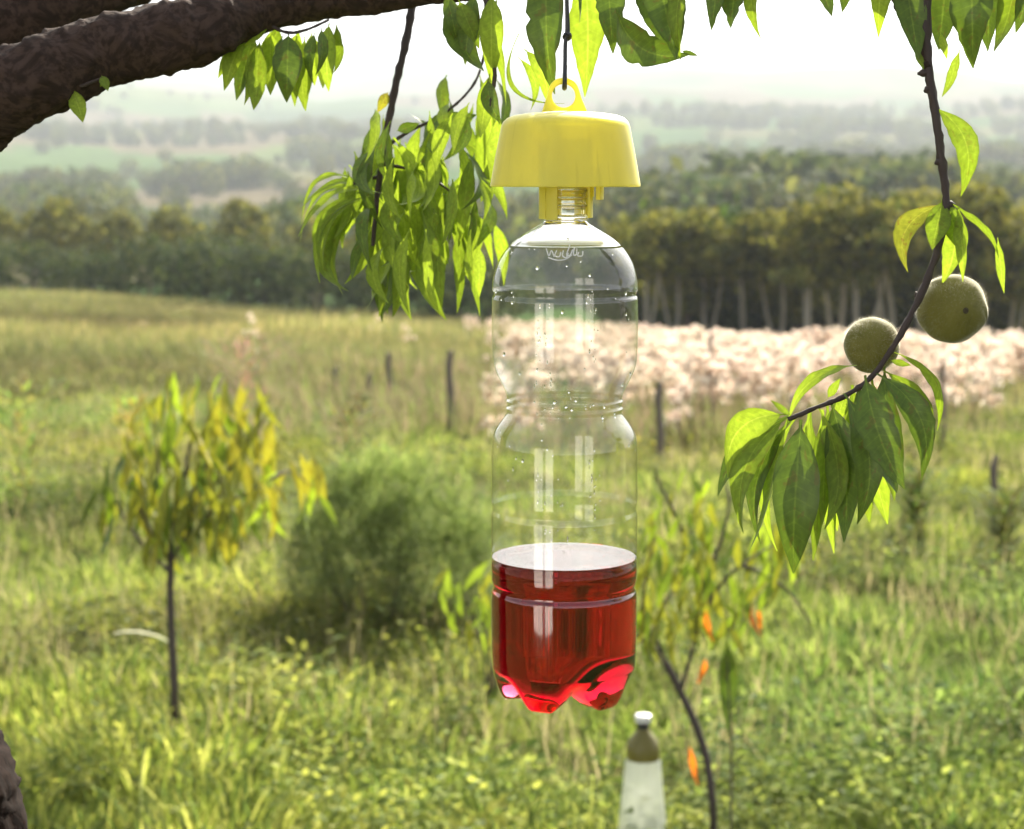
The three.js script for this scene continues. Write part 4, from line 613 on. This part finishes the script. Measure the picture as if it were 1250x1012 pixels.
{ // yellow cap
  const wear = texture(512, 256, (u, v) => { const n = fbm(Math.cos(u * 6.283) * 2.5, v * 4, Math.sin(u * 6.283) * 2.5, 5), sc = smooth(0.52, 0.62, fbm(Math.cos(u * 6.283) * 14, v * 3 + Math.cos(u * 12.6), Math.sin(u * 6.283) * 14, 3)), d = 0.965 + 0.03 * n - 0.035 * sc - 0.03 * smooth(0.3, 0.6, n); return [d, d * 0.995, d * 0.97]; });
  const yellow = new THREE.MeshPhysicalMaterial({ name: 'yellow translucent plastic', map: wear, bumpMap: wear, bumpScale: 0.0004, color: lin(0.97, 0.92, 0.17), roughness: 0.5, transmission: 0.55, thickness: 0, side: THREE.DoubleSide, specularIntensity: 0.7 });
  const P = (py, hw) => new THREE.Vector2(rB(py, hw), yB(py) - Y0), t = 2.6;
  const outer = [P(135.5, 0.01), P(136, 20), P(138, 46), P(140.5, 62), P(144, 71), P(148.5, 76), P(154, 78.5), P(170, 81.5), P(190, 85.5), P(210, 89), P(224, 91.4), P(227, 91.7)], inner = [P(227.6, 91), P(227, 89.8), P(224, 88.8), P(210, 86.4), P(190, 82.9), P(170, 79), P(156, 76), P(151, 73), P(147.5, 68), P(143.5, 60), P(141, 46), P(139, 20), P(138.6, 0.01)];
  const g = new THREE.LatheGeometry([...outer, ...inner].reverse(), 96); const c = add('cap', g, yellow, trap);
  // ring on top
  const s = new THREE.Shape(), cx = -2.5 * U, q = (px, py) => [(px - 690) * U, yB(py) - Y0];
  const pts = [q(662, 139), q(664, 133), q(668, 120), q(672, 106), q(677, 99.5), q(684, 97), q(692, 97), q(698, 99.5), q(703, 106), q(708, 121), q(713, 133), q(715, 139)];
  s.moveTo(...pts[0]); s.splineThru(pts.slice(1).map(([x, y]) => new THREE.Vector2(x, y))); s.lineTo(...pts[0]);
  const h = new THREE.Path(); h.absarc((687.6 - 690) * U, yB(117) - Y0, 14.2 * U, 0, Math.PI * 2, true); s.holes.push(h);
  const e = new THREE.ExtrudeGeometry(s, { depth: 0.005, bevelEnabled: true, bevelSize: 0.0007, bevelThickness: 0.0007, bevelSegments: 3, curveSegments: 40 }); e.translate(0, 0, -0.0025);
  add('ring', e, yellow, c);
  // socket under the cap that grips the bottle's neck
  const seg = (r0, r1, a0, a1, p0, p1) => { const sh = new THREE.Shape(), n = 14, A = (k) => a0 + (a1 - a0) * k / n; for (let k = 0; k <= n; k++) { const x = Math.sin(A(k)) * r1, y = Math.cos(A(k)) * r1; k ? sh.lineTo(x, y) : sh.moveTo(x, y); } for (let k = n; k >= 0; k--) sh.lineTo(Math.sin(A(k)) * r0, Math.cos(A(k)) * r0); const len = Math.abs(yB(p0) - yB(p1)), gg = new THREE.ExtrudeGeometry(sh, { depth: len, bevelEnabled: true, bevelSize: 0.0003, bevelThickness: 0.0003, bevelSegments: 2 }); gg.rotateX(Math.PI / 2); gg.translate(0, yB(p0) - Y0, 0); return gg; };
  const D = Math.PI / 180;
  for (const [r0, r1, a0, a1, p0, p1] of [[30.8, 33, -72, -48, 200, 266.5], [30.8, 33, -44, -20, 200, 267.5], [30.8, 33, 62, 96, 200, 265], [42, 46, 62, 110, 200, 243], [30.8, 33, 110, 150, 200, 262], [30.8, 33, 190, 240, 200, 262], [42, 46, 130, 200, 200, 240]])
    add('clip', seg(r0 * U, r1 * U, a0 * D, a1 * D, p0, p1), yellow, c);
  add('collar', new THREE.LatheGeometry([P(170, 33.5), P(170, 30.5), P(224, 30.5), P(224, 33.5), P(170, 33.5)].map((v) => v), 48), yellow, c).scale.set(0.999, 1, 0.999);
}
tag(trap, 'clear plastic bottle trap half filled with red liquid under a yellow cap', 'bottle trap');

tag(peach, 'peach tree with rough dark bark whose limb and leafy twigs hang across the top', 'tree');
scene.traverse((o) => { if (o.isMesh) { o.castShadow = true; o.receiveShadow = true; } });
renderer.render(scene, camera);
